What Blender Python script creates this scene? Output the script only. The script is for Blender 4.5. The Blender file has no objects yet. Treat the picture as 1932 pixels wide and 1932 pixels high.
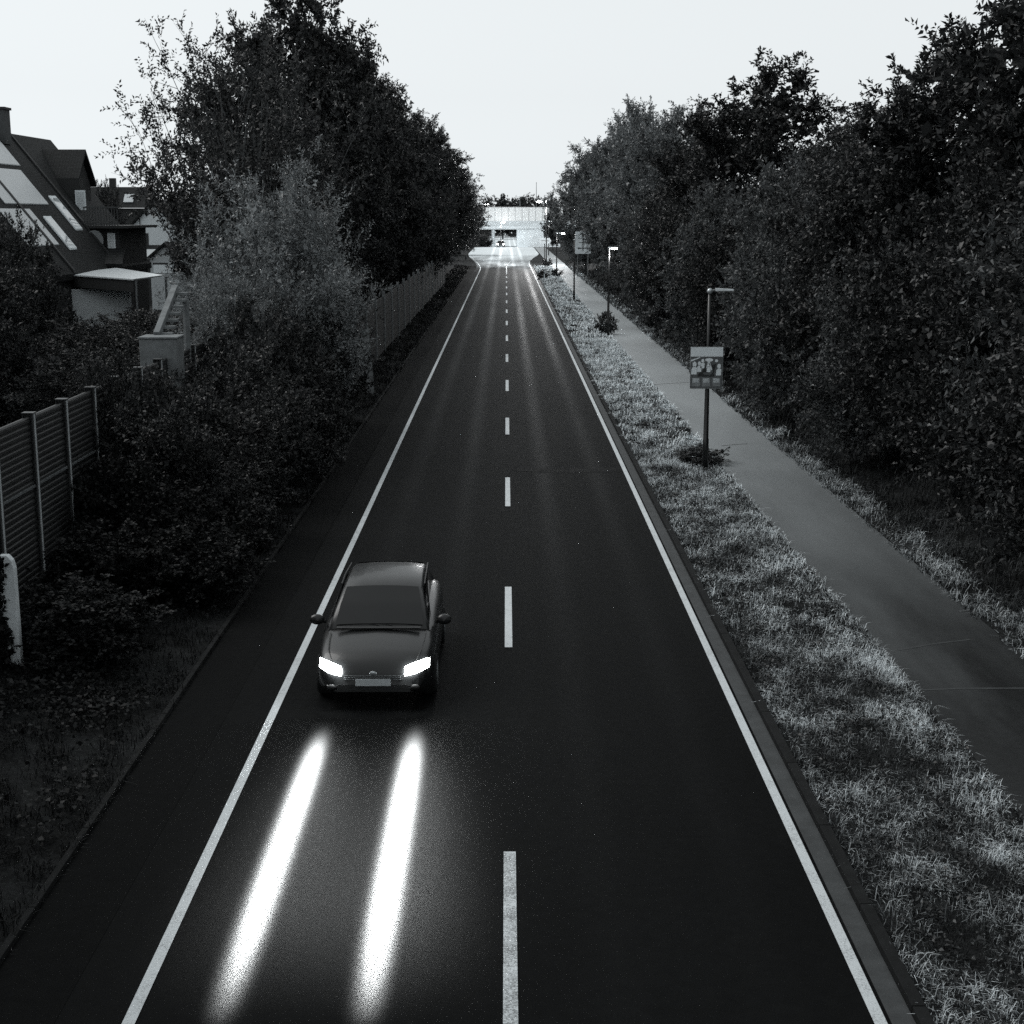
import bpy, math, random
import numpy as np
from mathutils import Vector, Matrix, Euler
R = math.radians
C = bpy.context.scene.collection
SC = bpy.context.scene
random.seed(7)

# ------------------------------------------------------------------ camera
CAM_H, F, TILT, YAW = 7.25, 2700.0, 11.76, -0.2285       # photo laid out on a 1932 px square
cd = bpy.data.cameras.new('camera'); cam = bpy.data.objects.new('camera', cd); C.objects.link(cam)
cam.location = (0, 0, CAM_H); cam.rotation_euler = (R(90 - TILT), 0, R(YAW))
cd.sensor_width = 36; cd.lens = 36 * F / 1932; cd.clip_start = .1; cd.clip_end = 6000
SC.camera = cam
SC.render.resolution_x = SC.render.resolution_y = 1024
# ------------------------------------------------------------------ sky, sun, exposure
SUN_EL, SUN_AZ = 46.0, -62.0       # veiled sun, high to the front left
w = bpy.data.worlds.new('World'); SC.world = w; w.use_nodes = True
nt = w.node_tree; nt.nodes.clear()
sky = nt.nodes.new('ShaderNodeTexSky'); sky.sky_type = 'NISHITA'; sky.sun_disc = False
sky.sun_elevation = R(SUN_EL); sky.sun_rotation = R(SUN_AZ)
sky.air_density = 1.0; sky.dust_density = 0.6; sky.ozone_density = 1.0
hs = nt.nodes.new('ShaderNodeHueSaturation'); hs.inputs['Saturation'].default_value = 0.0
tint = nt.nodes.new('ShaderNodeMixRGB'); tint.blend_type = 'MULTIPLY'; tint.inputs[0].default_value = 1
tint.inputs[2].default_value = (.95, 1.0, 1.02, 1)
bg = nt.nodes.new('ShaderNodeBackground'); bg.inputs[1].default_value = .15
out = nt.nodes.new('ShaderNodeOutputWorld')
gm = nt.nodes.new('ShaderNodeGamma'); gm.inputs[1].default_value = .24        # thin cloud veil evens the sky out
nt.links.new(sky.outputs[0], hs.inputs['Color']); nt.links.new(hs.outputs[0], gm.inputs[0]); nt.links.new(gm.outputs[0], tint.inputs[1])
nt.links.new(tint.outputs[0], bg.inputs[0]); nt.links.new(bg.outputs[0], out.inputs[0])
sd = bpy.data.lights.new('sun', 'SUN'); sun = bpy.data.objects.new('sun', sd); C.objects.link(sun)
sd.energy = .5; sd.angle = R(40); sd.color = (1, .99, .97)
_d = Vector((math.sin(R(SUN_AZ)) * math.cos(R(SUN_EL)), math.cos(R(SUN_AZ)) * math.cos(R(SUN_EL)), math.sin(R(SUN_EL))))
sun.rotation_euler = (-_d).to_track_quat('-Z', 'Y').to_euler()
SC.view_settings.view_transform = 'Standard'; SC.view_settings.look = 'None'
SC.view_settings.exposure = 1.9; SC.view_settings.gamma = 1.0
cy = SC.cycles
cy.max_bounces = 6; cy.diffuse_bounces = 3; cy.glossy_bounces = 3; cy.transmission_bounces = 4; cy.transparent_max_bounces = 8
cy.caustics_reflective = False; cy.caustics_refractive = False; cy.sample_clamp_indirect = 4
cy.use_denoising = False; cy.sample_clamp_direct = 12

BEAM_CORE, BEAM_SKIRT = .0064, .000115         # beam shaped to imitate light trails: hot centre and faint spread
# ------------------------------------------------------------------ helpers
_rot = Euler((R(90 - TILT), 0, R(YAW))).to_matrix()
def ray(px, py): return _rot @ Vector((px - 966, 966 - py, -F))
def at(px, py, Y):                       # point seen at a photo pixel, Y metres ahead
    d = ray(px, py); k = Y / d.y
    return Vector((d.x * k, Y, CAM_H + d.z * k))
def gp(px, py, z=0):                     # point seen at a photo pixel, at height z
    d = ray(px, py); k = (z - CAM_H) / d.z
    return Vector((d.x * k, d.y * k, z))
def ss(a, b, x): t = np.clip((x - a) / (b - a), 0, 1); return t * t * (3 - 2 * t)
def gz(X, Y):                            # lie of the land
    X = np.asarray(X, float); Y = np.asarray(Y, float)
    near = 1 - ss(190, 240, Y)
    z = 2.2 * ss(9.0, 17, X) * near + .35 * ss(5.2, 8.4, -X) * near
    return z - 1.6 * ss(315, 400, Y)
def gzf(x, y): return float(gz(x, y))

class NT:
    def __init__(s, name):
        s.m = bpy.data.materials.new(name); s.m.use_nodes = True; s.t = s.m.node_tree
        s.p = s.t.nodes['Principled BSDF']
    def n(s, typ, **kw):
        o = s.t.nodes.new(typ)
        for k, v in kw.items(): setattr(o, k, v)
        return o
    def l(s, a, b): s.t.links.new(a, b)
    def val(s, sock):                    # grey value -> slightly cool grey colour
        m = s.n('ShaderNodeMixRGB', blend_type='MULTIPLY'); m.inputs[0].default_value = 1
        s.l(sock, m.inputs[1]); m.inputs[2].default_value = TINT; return m.outputs[0]
    def obj(s): return s.n('ShaderNodeTexCoord').outputs['Object']
    def pos(s): return s.n('ShaderNodeNewGeometry').outputs['Position']
    def noise(s, vec, scale, detail=4, rough=.6, stretch=None):
        if stretch:
            mp = s.n('ShaderNodeMapping'); mp.inputs['Scale'].default_value = stretch; s.l(vec, mp.inputs[0]); vec = mp.outputs[0]
        o = s.n('ShaderNodeTexNoise'); o.inputs['Scale'].default_value = scale; o.inputs['Detail'].default_value = detail
        o.inputs['Roughness'].default_value = rough; s.l(vec, o.inputs['Vector']); return o.outputs['Fac']
    def rng(s, sock, a, b, c, d):
        o = s.n('ShaderNodeMapRange'); s.l(sock, o.inputs[0])
        for i, v in enumerate((a, b, c, d)): o.inputs[i + 1].default_value = v
        return o.outputs[0]
    def math(s, op, a, b=None):
        o = s.n('ShaderNodeMath', operation=op)
        for i, v in enumerate((a, b)):
            if v is None: continue
            if isinstance(v, (int, float)): o.inputs[i].default_value = v
            else: s.l(v, o.inputs[i])
        return o.outputs[0]
    def bump(s, h, strength=.3, dist=.02):
        b = s.n('ShaderNodeBump'); b.inputs['Strength'].default_value = strength; b.inputs['Distance'].default_value = dist
        s.l(h, b.inputs['Height']); s.l(b.outputs[0], s.p.inputs['Normal'])
TINT = (.93, 1.0, 1.03, 1)
def gcol(v): return (v * .93, v, v * 1.03, 1)
def plain(name, v, rough=.6, spec=.4, metal=0, var=.25, scale=3, bump=0):
    k = NT(name); f = k.noise(k.obj(), scale, 5)
    k.l(k.val(k.rng(f, .25, .75, v * (1 - var), v * (1 + var))), k.p.inputs['Base Color'])
    k.p.inputs['Roughness'].default_value = rough; k.p.inputs['Specular IOR Level'].default_value = spec
    k.p.inputs['Metallic'].default_value = metal
    if bump: k.bump(k.noise(k.obj(), scale * 8, 4), bump, .01)
    return k.m
def emit(name, s):
    k = NT(name); k.p.inputs['Base Color'].default_value = gcol(.8)
    k.p.inputs['Emission Color'].default_value = (.97, 1, 1, 1); k.p.inputs['Emission Strength'].default_value = s
    return k.m

def link(name, me, mat=None, parent=None):
    o = bpy.data.objects.new(name, me); C.objects.link(o)
    if mat is not None:
        for m in (mat if isinstance(mat, (list, tuple)) else [mat]): me.materials.append(m)
    if parent is not None: o.parent = parent
    return o
def thing(name, loc, label, cat, group=None, rz=0):
    o = bpy.data.objects.new(name, None); C.objects.link(o); o.location = loc; o.rotation_euler = (0, 0, rz)
    o['label'] = label; o['category'] = cat
    if group: o['group'] = group
    return o
def tag(o, label, cat, group=None):
    o['label'] = label; o['category'] = cat
    if group: o['group'] = group
    return o
def copy_tree(o, parent=None):
    c = o.copy(); C.objects.link(c); c.parent = parent
    for ch in list(o.children): copy_tree(ch, c)
    return c

class MB:
    def __init__(s): s.v = []; s.f = []; s.mi = []
    def add(s, vs, fs, mi=0):
        b = len(s.v); s.v += [tuple(v) for v in vs]; s.f += [tuple(b + i for i in f) for f in fs]; s.mi += [mi] * len(fs); return s
    def box(s, c, d, rz=0, m=None, mi=0):
        x, y, z = (k / 2 for k in d)
        M = (m if m is not None else Matrix.Rotation(rz, 3, 'Z'))
        vs = [Vector(c) + M @ Vector((a * x, b * y, e * z)) for a in (-1, 1) for b in (-1, 1) for e in (-1, 1)]
        return s.add(vs, [(0, 1, 3, 2), (4, 6, 7, 5), (0, 4, 5, 1), (2, 3, 7, 6), (0, 2, 6, 4), (1, 5, 7, 3)], mi)
    def beam(s, a, b, wd, h):
        a, b = Vector(a), Vector(b); d = b - a; M = d.to_track_quat('X', 'Z').to_matrix()
        return s.box((a + b) / 2, (d.length, wd, h), m=M)
    def tube(s, path, rad, n=8, cap=True):
        P = [Vector(p) for p in path]; rad = rad if isinstance(rad, (list, tuple)) else [rad] * len(P)
        vs = []; up = Vector((.13, .97, .2))
        for i, p in enumerate(P):
            t = (P[min(i + 1, len(P) - 1)] - P[max(i - 1, 0)]).normalized()
            u = t.cross(up)
            if u.length < .05: u = t.cross(Vector((1, 0, 0)))
            u.normalize(); q = t.cross(u)
            vs += [p + (u * math.cos(2 * math.pi * k / n) + q * math.sin(2 * math.pi * k / n)) * rad[i] for k in range(n)]
        fs = [(i * n + k, i * n + (k + 1) % n, (i + 1) * n + (k + 1) % n, (i + 1) * n + k) for i in range(len(P) - 1) for k in range(n)]
        if cap: fs += [tuple(range(n))[::-1], tuple((len(P) - 1) * n + k for k in range(n))]
        return s.add(vs, fs)
    def ell(s, c, r, n=12, m=8):
        vs = [Vector(c) + Vector((r[0] * math.sin(math.pi * j / m) * math.cos(2 * math.pi * i / n), r[1] * math.sin(math.pi * j / m) * math.sin(2 * math.pi * i / n), r[2] * math.cos(math.pi * j / m))) for j in range(1, m) for i in range(n)]
        vs = [Vector(c) + Vector((0, 0, r[2]))] + vs + [Vector(c) - Vector((0, 0, r[2]))]
        fs = [(0, 1 + i, 1 + (i + 1) % n) for i in range(n)]
        for j in range(m - 2):
            fs += [(1 + j * n + i, 1 + (j + 1) * n + i, 1 + (j + 1) * n + (i + 1) % n, 1 + j * n + (i + 1) % n) for i in range(n)]
        L = len(vs) - 1; b = 1 + (m - 2) * n
        fs += [(L, b + (i + 1) % n, b + i) for i in range(n)]
        return s.add(vs, fs)
    def prism(s, poly, ext, mi=0):       # polygon (3D points) pushed along ext
        n = len(poly); e = Vector(ext); vs = [Vector(p) for p in poly] + [Vector(p) + e for p in poly]
        fs = [tuple(range(n))[::-1], tuple(range(n, 2 * n))] + [(i, (i + 1) % n, n + (i + 1) % n, n + i) for i in range(n)]
        return s.add(vs, fs, mi)
    def build(s, name, mat, parent=None, smooth=False, bevel=0):
        me = bpy.data.meshes.new(name); me.from_pydata(s.v, [], s.f); me.update()
        o = link(name, me, mat, parent)
        if any(s.mi): me.polygons.foreach_set('material_index', s.mi)
        import bmesh
        b = bmesh.new(); b.from_mesh(me); bmesh.ops.recalc_face_normals(b, faces=b.faces); b.to_mesh(me); b.free()
        if smooth: me.polygons.foreach_set('use_smooth', [True] * len(me.polygons))
        if bevel:
            md = o.modifiers.new('bevel', 'BEVEL'); md.width = bevel; md.segments = 2; md.limit_method = 'ANGLE'
        return o

def np_mesh(name, V, k):                 # V (n*k,3): n faces of k corners, none shared
    me = bpy.data.meshes.new(name); V = np.ascontiguousarray(V, np.float32); nv = len(V); nf = nv // k
    me.vertices.add(nv); me.vertices.foreach_set('co', V.ravel())
    me.loops.add(nv); me.loops.foreach_set('vertex_index', np.arange(nv, dtype=np.int32))
    me.polygons.add(nf); me.polygons.foreach_set('loop_start', np.arange(0, nv, k, dtype=np.int32))
    me.update(calc_edges=True); return me
def nrm(a): return a / np.maximum(np.linalg.norm(a, axis=-1, keepdims=True), 1e-9)

# ------------------------------------------------------------------ materials
def leaf_mat(name, v, rough=.45, trans=.25, spec=.35):
    k = NT(name); g = k.n('ShaderNodeNewGeometry')
    oi = k.n('ShaderNodeObjectInfo')
    f = k.rng(g.outputs['Random Per Island'], 0, 1, v * .35, v * 1.75)
    f = k.math('MULTIPLY', f, k.rng(oi.outputs['Random'], 0, 1, .8, 1.2))
    c = k.val(f); k.l(c, k.p.inputs['Base Color'])
    k.p.inputs['Roughness'].default_value = rough; k.p.inputs['Specular IOR Level'].default_value = spec
    tr = k.n('ShaderNodeBsdfTranslucent'); k.l(c, tr.inputs['Color'])
    mx = k.n('ShaderNodeMixShader'); mx.inputs[0].default_value = trans
    k.l(k.p.outputs[0], mx.inputs[1]); k.l(tr.outputs[0], mx.inputs[2])
    k.l(mx.outputs[0], k.t.nodes['Material Output'].inputs['Surface']); return k.m
M = {}
M['leaf'] = leaf_mat('leaf_dark', .022); M['leaf_pale'] = leaf_mat('leaf_pale', .07, .45)
M['leaf_silver'] = leaf_mat('leaf_silver', .14, .4); M['ivy'] = leaf_mat('ivy_leaf', .012, .5, .25, .15)
M['needle'] = leaf_mat('needle', .035, .6, .1)
M['bark'] = plain('bark', .06, .9, .2, bump=.6, scale=6); M['twig'] = plain('twig', .10, .8, .2)

# asphalt: aggregate speckle, polished wheel tracks along the road, slight sheen
def asphalt(name, v, tracks=None, rough=(.42, .62), wear=1.0, spec=.5, vignette=None):
    k = NT(name); p = k.pos()
    fine = k.noise(p, 90, 3, .7); big = k.noise(p, .35, 4, .6, (1, .25, 1)); mid = k.noise(p, 6, 4)
    f = k.math('MULTIPLY', k.rng(fine, .3, .75, .55, 1.5), k.rng(big, .3, .7, .75, 1.3))
    f = k.math('MULTIPLY', f, k.rng(mid, .3, .7, .85, 1.15))
    f = k.math('MULTIPLY', f, v)
    if vignette:                              # vignette painted into the albedo: darker nearby, paler further on
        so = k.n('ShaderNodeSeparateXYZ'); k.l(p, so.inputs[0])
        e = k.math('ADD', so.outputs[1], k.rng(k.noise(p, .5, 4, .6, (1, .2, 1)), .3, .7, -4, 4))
        f = k.math('ADD', f, k.math('MULTIPLY', k.rng(e, vignette[0], vignette[1], 0, vignette[2]), k.rng(fine, .3, .75, .7, 1.3)))
    if tracks:                           # headlight glare painted into the base colour: road turns pale towards the junction
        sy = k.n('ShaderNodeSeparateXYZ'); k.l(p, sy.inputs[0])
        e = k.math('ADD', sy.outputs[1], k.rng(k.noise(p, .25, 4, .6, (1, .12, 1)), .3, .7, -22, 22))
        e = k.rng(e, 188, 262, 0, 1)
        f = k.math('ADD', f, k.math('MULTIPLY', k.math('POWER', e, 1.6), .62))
    if tracks:
        sx = k.n('ShaderNodeSeparateXYZ'); k.l(p, sx.inputs[0]); x = k.math('ABSOLUTE', sx.outputs[0])
        tot = None
        for c in tracks:
            d = k.math('ABSOLUTE', k.math('SUBTRACT', x, c)); b = k.n('ShaderNodeMapRange', interpolation_type='SMOOTHSTEP')
            k.l(d, b.inputs[0]); b.inputs[1].default_value = 0; b.inputs[2].default_value = .42; b.inputs[3].default_value = 1; b.inputs[4].default_value = 0
            tot = b.outputs[0] if tot is None else k.math('ADD', tot, b.outputs[0])
        tot = k.math('MULTIPLY', tot, k.math('MULTIPLY', k.rng(k.noise(p, .12, 3, .5, (1, .3, 1)), .3, .7, .5, 1.1), k.rng(sx.outputs[1], 25, 110, .3, 1.3)))
        f = k.math('MULTIPLY', f, k.rng(tot, 0, 1, 1, 1.0 + wear))
        k.l(k.rng(tot, 0, 1, rough[1], rough[0]), k.p.inputs['Roughness'])
    else: k.l(k.rng(big, .3, .7, rough[0], rough[1]), k.p.inputs['Roughness'])
    k.l(k.val(f), k.p.inputs['Base Color']); k.p.inputs['Specular IOR Level'].default_value = spec
    k.bump(fine, .35, .006); return k.m
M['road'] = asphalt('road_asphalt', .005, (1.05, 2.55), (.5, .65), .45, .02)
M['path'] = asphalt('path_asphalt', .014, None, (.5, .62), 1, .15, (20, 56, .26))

def paint_mat(name, v, wearamt):
    k = NT(name); p = k.pos(); f = k.noise(p, 55, 4, .75); g = k.noise(p, 3, 3)
    s = k.math('ADD', f, k.math('MULTIPLY', g, .35))
    k.l(k.val(k.rng(s, .42 + wearamt, .62 + wearamt, v * .22, v)), k.p.inputs['Base Color'])
    k.p.inputs['Roughness'].default_value = .6; k.bump(f, .4, .01); return k.m
M['paint'] = paint_mat('line_paint', .50, .03); M['paint_rough'] = paint_mat('line_paint_worn', .62, .16)
M['concrete'] = plain('concrete', .15, .85, .3, var=.35, scale=4, bump=.4)
M['gutter'] = plain('gutter_concrete', .045, .7, .15, var=.3, scale=3, bump=.3)
M['kerb'] = plain('kerb_stone', .010, .85, .1, var=.4, scale=5, bump=.4)
M['channel'] = asphalt('channel_asphalt', .0045, None, (.75, .85), 1, .03)
M['black_metal'] = plain('lamp_paint_dark', .012, .35, .5, var=.2)
M['grey_metal'] = plain('grey_metal', .18, .4, .5, .3, var=.2)
M['galv'] = plain('galvanised_steel', .42, .38, .5, .6, var=.2, scale=8)
M['panel'] = plain('barrier_panel', .020, .55, .4, 0, var=.25, scale=1.2)
M['post_grey'] = plain('post_grey', .05, .5, .4, .2)
M['strip'] = plain('post_flange', .42, .5, .4, var=.2, scale=8)
M['glow'] = emit('lamp_glow', 30)

# ------------------------------------------------------------------ ground, road, path
YS = sorted(set(list(range(-60, 200, 10)) + list(range(200, 430, 8)) + [500, 650, 900, 1500, 3000] + [12, 15, 18, 25, 35, 45]))
XS = [-900, -400, -150, -80, -50, -30, -20, -14, -10.5, -9.5, -8.4, -7.4, -6.4, -5.6, -5.05, 0, 3.95, 6.2, 7.5, 8.8, 9.6, 10.5, 11.5, 13, 14.5, 16, 17.5, 25, 40, 80, 150, 400, 900]
def soil():
    k = NT('soil_and_thatch'); p = k.pos()
    f = k.math('MULTIPLY', k.rng(k.noise(p, 12, 5), .3, .7, .5, 1.5), k.rng(k.noise(p, .6, 4), .35, .65, .006, .022))
    k.l(k.val(f), k.p.inputs['Base Color']); k.p.inputs['Roughness'].default_value = .95; k.p.inputs['Specular IOR Level'].default_value = .08; k.bump(k.noise(p, 25, 4), .8, .03); return k.m
def sheet(name, xfun, mat, ys, dz):
    v = []; f = []
    for y in ys:
        xs = xfun(y); v += [(x, y, gzf(x, y) + dz) for x in xs]
    n = len(xs)
    f = [(j * n + i, j * n + i + 1, (j + 1) * n + i + 1, (j + 1) * n + i) for j in range(len(ys) - 1) for i in range(n - 1)]
    me = bpy.data.meshes.new(name); me.from_pydata(v, [], f); me.update()
    o = link(name, me, mat); o['kind'] = 'structure'; return o
sheet('ground', lambda y: XS, soil(), YS, -.03)
yr = [y for y in YS if y <= 900]
def jl(y): return -4.15 - 2.9 * float(ss(200, 275, y))
def jr(y): return 3.52 + 2.6 * float(ss(222, 275, y))
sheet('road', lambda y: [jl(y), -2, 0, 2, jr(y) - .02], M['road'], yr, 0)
sheet('road_shoulder', lambda y: [-4.98, -4.16], M['channel'], [y for y in yr if y <= 208], .002)
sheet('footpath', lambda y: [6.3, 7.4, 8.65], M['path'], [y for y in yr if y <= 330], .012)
sheet('gutter', lambda y: [3.52, 3.74], M['gutter'], [y for y in yr if y <= 224], .006)
# kerb: long low stones along the right edge
kb = MB()
y = 0
while y < 226:
    L = 2.0 if y < 80 else 6.0
    kb.box((3.81, y + L / 2, .035), (.13, L - .012, .11)); y += L
o = kb.build('kerb', M['kerb'], bevel=.008); o['kind'] = 'structure'
kb = MB(); y = 0
while y < 205:
    L = 2.0 if y < 80 else 6.0
    kb.box((-5.03, y + L / 2, .02), (.08, L - .012, .10)); y += L
o = kb.build('edging', M['kerb'], bevel=.008); o['kind'] = 'structure'
# painted lines (worn edges come from the paint's own wear)
def strip(mb, pts, wd, dz=.009):
    vs = []; fs = []
    for i, (x, y) in enumerate(pts):
        a = pts[max(i - 1, 0)]; b = pts[min(i + 1, len(pts) - 1)]; dx, dy = b[0] - a[0], b[1] - a[1]; L = math.hypot(dx, dy)
        nx, ny = dy / L * wd / 2, -dx / L * wd / 2
        vs += [(x - nx, y - ny, gzf(x, y) + dz), (x + nx, y + ny, gzf(x, y) + dz)]
    fs = [(2 * i, 2 * i + 1, 2 * i + 3, 2 * i + 2) for i in range(len(pts) - 1)]
    mb.add(vs, fs)
mb = MB()
strip(mb, [(-3.46, y) for y in range(-4, 196, 4)] + [(-3.46 - 2.6 * float(ss(192, 262, y)), y) for y in range(196, 262, 4)], .12)
o = mb.build('edge_line', M['paint']); o['kind'] = 'structure'
mb = MB()
strip(mb, [(3.42, y) for y in range(-4, 200, 4)] + [(3.42 + 1.4 * float(ss(215, 260, y)), y) for y in range(200, 262, 4)], .12)
o = mb.build('edge_line', M['paint']); o['kind'] = 'structure'
mb = MB(); mr = MB()
d0 = gp(957, 1222).y                                   # near end of the second dash
for i in range(-1, 14):
    y0 = d0 + 12.05 * i; L = 4.05
    m_ = mr if i < 0 else mb
    for a in range(4): strip(m_, [(.035, y0 + L * a / 4), (.035, y0 + L * (a + 1) / 4)], .13 if i >= 0 else .14)
o = mr.build('centre_dash', M['paint_rough']); o['kind'] = 'structure'
strip(mb, [(.035, y) for y in range(178, 208, 5)] + [(.035 + .6 * float(ss(206, 228, y)), y) for y in range(208, 232, 4)], .13, .012)
for i in range(8):
    y = 210 + 5 * i; strip(mb, [(-.1 - .17 * i, y - 3), (.3 - .02 * i, y + 1.5)], .28, .012)
o = mb.build('centre_line', M['paint']); o['kind'] = 'structure'
# seams and a darker band across the right lane
mb = MB(); strip(mb, [(.3, 40.9), (1.5, 40.6), (3.45, 40.8)], .6, .003)
o = mb.build('dark_band', asphalt('dark_band_asphalt', .0035, None, (.6, .7), 1, .03)); o['kind'] = 'structure'; mb = MB()
strip(mb, [(-4.16, 6), (-4.13, 40), (-4.17, 90), (-4.15, 200)], .03, .004)
o = mb.build('asphalt_seam', M['channel']); o['kind'] = 'structure'
mb = MB()
for px, py, qx, qy in ((1695, 1228, 1830, 1208), (1362, 842, 1410, 838), (1225, 727, 1300, 722), (1700, 1305, 1932, 1300)):
    a, b = gp(px, py), gp(qx, qy); strip(mb, [(a.x, a.y), ((a.x + b.x) / 2, (a.y + b.y) / 2 + .05), (b.x, b.y)], .06, .016)
o = mb.build('path_seam', M['gutter']); o['kind'] = 'structure'

# ------------------------------------------------------------------ foliage
def leaves(rs, P, D, L, up=.5, asp=.46, fold=.12):
    n = len(P); D = nrm(D)
    N = nrm(rs.normal(size=(n, 3)) * .75 + np.array([0, 0, up])); S = nrm(np.cross(D, N)); N = np.cross(S, D)
    L = (L * rs.uniform(.65, 1.3, n))[:, None]; W = L * asp / 2
    mid = P + D * L * .45
    return np.stack([P, mid + S * W + N * L * fold, P + D * L - N * L * fold, mid - S * W + N * L * fold], 1).reshape(-1, 3)
def crown(seed, lobes, n_sprig, per, L, sprig=.7, upb=.3, zmin=.2, core=0, coreL=.35, asp=.46, fringe=.35, droop=.15, shoots=.10):
    rs = np.random.RandomState(seed); lob = np.array(lobes, float)         # cx cy cz rx ry rz
    pr = (lob[:, 3] * lob[:, 5]); pr = pr / pr.sum(); k = rs.choice(len(lob), n_sprig, p=pr)
    d = nrm(rs.normal(size=(n_sprig, 3)) + np.array([0, 0, .25])); rad = 1 - fringe * rs.uniform(0, 1, n_sprig) ** 1.6
    # lumps: the surface is pushed in and out so clumps and gaps form
    cl = nrm(rs.normal(size=(70, 3))); amp = rs.uniform(-.30, .24, 70)
    bump = (np.clip((d @ cl.T - .86) / .14, 0, 1) * amp).sum(1); rad = rad + bump
    B = lob[k, :3] + d * rad[:, None] * lob[k, 3:]
    out = nrm(d * lob[k, 3:] ** .2)
    sd_ = nrm(out * .8 + np.array([0, 0, upb]) + rs.normal(size=(n_sprig, 3)) * .5)
    ln = sprig * rs.uniform(.5, 1.25, n_sprig); ln = np.where(rs.uniform(size=n_sprig) < shoots, ln * rs.uniform(1.6, 2.6, n_sprig), ln)
    t = (np.arange(per) + .5) / per
    P = B[:, None] + sd_[:, None] * (ln[:, None] * t)[..., None]
    P[..., 2] -= droop * ln[:, None] * t ** 2
    side = np.cross(sd_, rs.normal(size=(n_sprig, 3))); side = nrm(side)
    sg = np.where(np.arange(per) % 2 == 0, 1, -1)
    D = sd_[:, None] * .7 + side[:, None] * sg[None, :, None] * .8 + rs.normal(size=(n_sprig, per, 3)) * .35
    P = P.reshape(-1, 3); D = D.reshape(-1, 3)
    ok = P[:, 2] > zmin; P, D = P[ok], D[ok]
    V = leaves(rs, P, D, L, asp=asp)
    if core:
        kk = rs.choice(len(lob), core, p=pr); dd = nrm(rs.normal(size=(core, 3))); rr = rs.uniform(.2, .8, core)[:, None]
        Q = lob[kk, :3] + dd * rr * lob[kk, 3:]; Q = Q[Q[:, 2] > zmin * .5]
        V = np.concatenate([V, leaves(rs, Q, rs.normal(size=Q.shape), coreL, asp=.7)])
    return np_mesh('crown', V, 4)
def bez(a, c, b, t): t = np.asarray(t)[:, None]; return (1 - t) ** 2 * a + 2 * t * (1 - t) * c + t ** 2 * b
def grow(seed, h, r, z0, nl, ns, npr, per, L, elev=(35, 62), tr=.2, upb=.35, sprig=.6, asp=.46, core=3000, coreL=.4, stems=1, vary=(.74, 1.16), sec=.30, tip=0.0, zmin=.1, pts=0.0, full=1.0):
    """trunk, limbs out to an uneven envelope, side branches on the limbs, leafy sprigs on the side branches"""
    rs = np.random.RandomState(seed); zc = (h + z0) / 2; rz = (h - z0) / 2; wood = MB(); SB, SD, SL = [], [], []
    for s_ in range(stems):
        lean = rs.uniform(-.5, .5, 2) * (0 if stems == 1 else 1)
        wood.tube([(lean[0] * q * r * .5 + rs.uniform(-.02, .02) * h * .3, lean[1] * q * r * .5 + rs.uniform(-.02, .02) * h * .3, -.3 + (h * .86 + .3) * q) for q in (0, .08, .25, .45, .7, 1)],
                  [tr * 1.3, tr, tr * .85, tr * .6, tr * .35, tr * .1], 8)
    # a few big sectors of the crown stick out or fall back
    cd_ = nrm(rs.normal(size=(9, 3))); ca_ = rs.uniform(-.22, .2, 9)
    for i in range(nl):
        cz = 1 - 2 * ((i + .5) / nl); az = i * 2.39996 + rs.uniform(-.35, .35); sn = math.sqrt(max(0, 1 - cz * cz))
        d = np.array([sn * math.cos(az), sn * math.sin(az), cz])
        k = rs.uniform(*vary) * (1 + (np.clip((cd_ @ d - .55) / .45, 0, 1) * ca_).sum())
        tp = np.array([d[0] * r * k * (1 - pts * max(cz, 0)), d[1] * r * k * (1 - pts * max(cz, 0)), zc + rz * cz * (.5 + .5 * k)])
        hd = math.hypot(tp[0], tp[1]); zb = min(max(tp[2] - hd * math.tan(R(rs.uniform(*elev))), .1 * h), .82 * h, max(tp[2] * .9, .05 * h))
        a0 = np.array([0, 0, zb]); c0 = a0 * .45 + tp * .55 + np.array([0, 0, -.10 * hd]) + rs.normal(size=3) * .06 * r
        pth = bez(a0, c0, tp, np.linspace(0, 1, 5)); rr = tr * rs.uniform(.28, .4)
        wood.tube(pth, [rr, rr * .8, rr * .6, rr * .35, rr * .1], 5, False)
        ll = np.linalg.norm(tp - a0)
        n2 = max(4, int(ns * min(1.3, .35 + ll / (r * 1.2))))
        for t in rs.uniform(.28, 1.0, n2) ** .8:
            p = bez(a0, c0, tp, [t])[0]; tg = nrm(tp - a0 * .4 - c0 * .6)
            dd = nrm(tg * .75 + rs.normal(size=3) * .62 + np.array([0, 0, upb * .6])); ln = sec * r * rs.uniform(.5, 1.3) * (1 + tip * (t > .9))
            e = p + dd * ln; r2 = rr * .22
            wood.tube([p, (p + e) / 2 + rs.normal(size=3) * .05 * ln, e], [r2, r2 * .7, r2 * .25], 4, False)
            m = max(3, int(npr * rs.uniform(.55, 1.3) * full)); tt = rs.uniform(.12, 1.05, m)
            SB.append(p + dd * ln * tt[:, None] + rs.normal(size=(m, 3)) * .06 * ln); SD.append(nrm(dd + rs.normal(size=(m, 3)) * .75 + np.array([0, 0, upb])))
            SL.append(sprig * rs.uniform(.5, 1.25, m))
    B = np.concatenate(SB); D = np.concatenate(SD); S = np.concatenate(SL); n = len(B)
    t = (np.arange(per) + .5) / per; P = B[:, None] + D[:, None] * (S[:, None] * t)[..., None]; P[..., 2] -= .15 * S[:, None] * t ** 2
    side = nrm(np.cross(D, rs.normal(size=(n, 3)))); sg = np.where(np.arange(per) % 2 == 0, 1, -1)
    LD = D[:, None] * .7 + side[:, None] * sg[None, :, None] * .8 + rs.normal(size=(n, per, 3)) * .35
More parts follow.
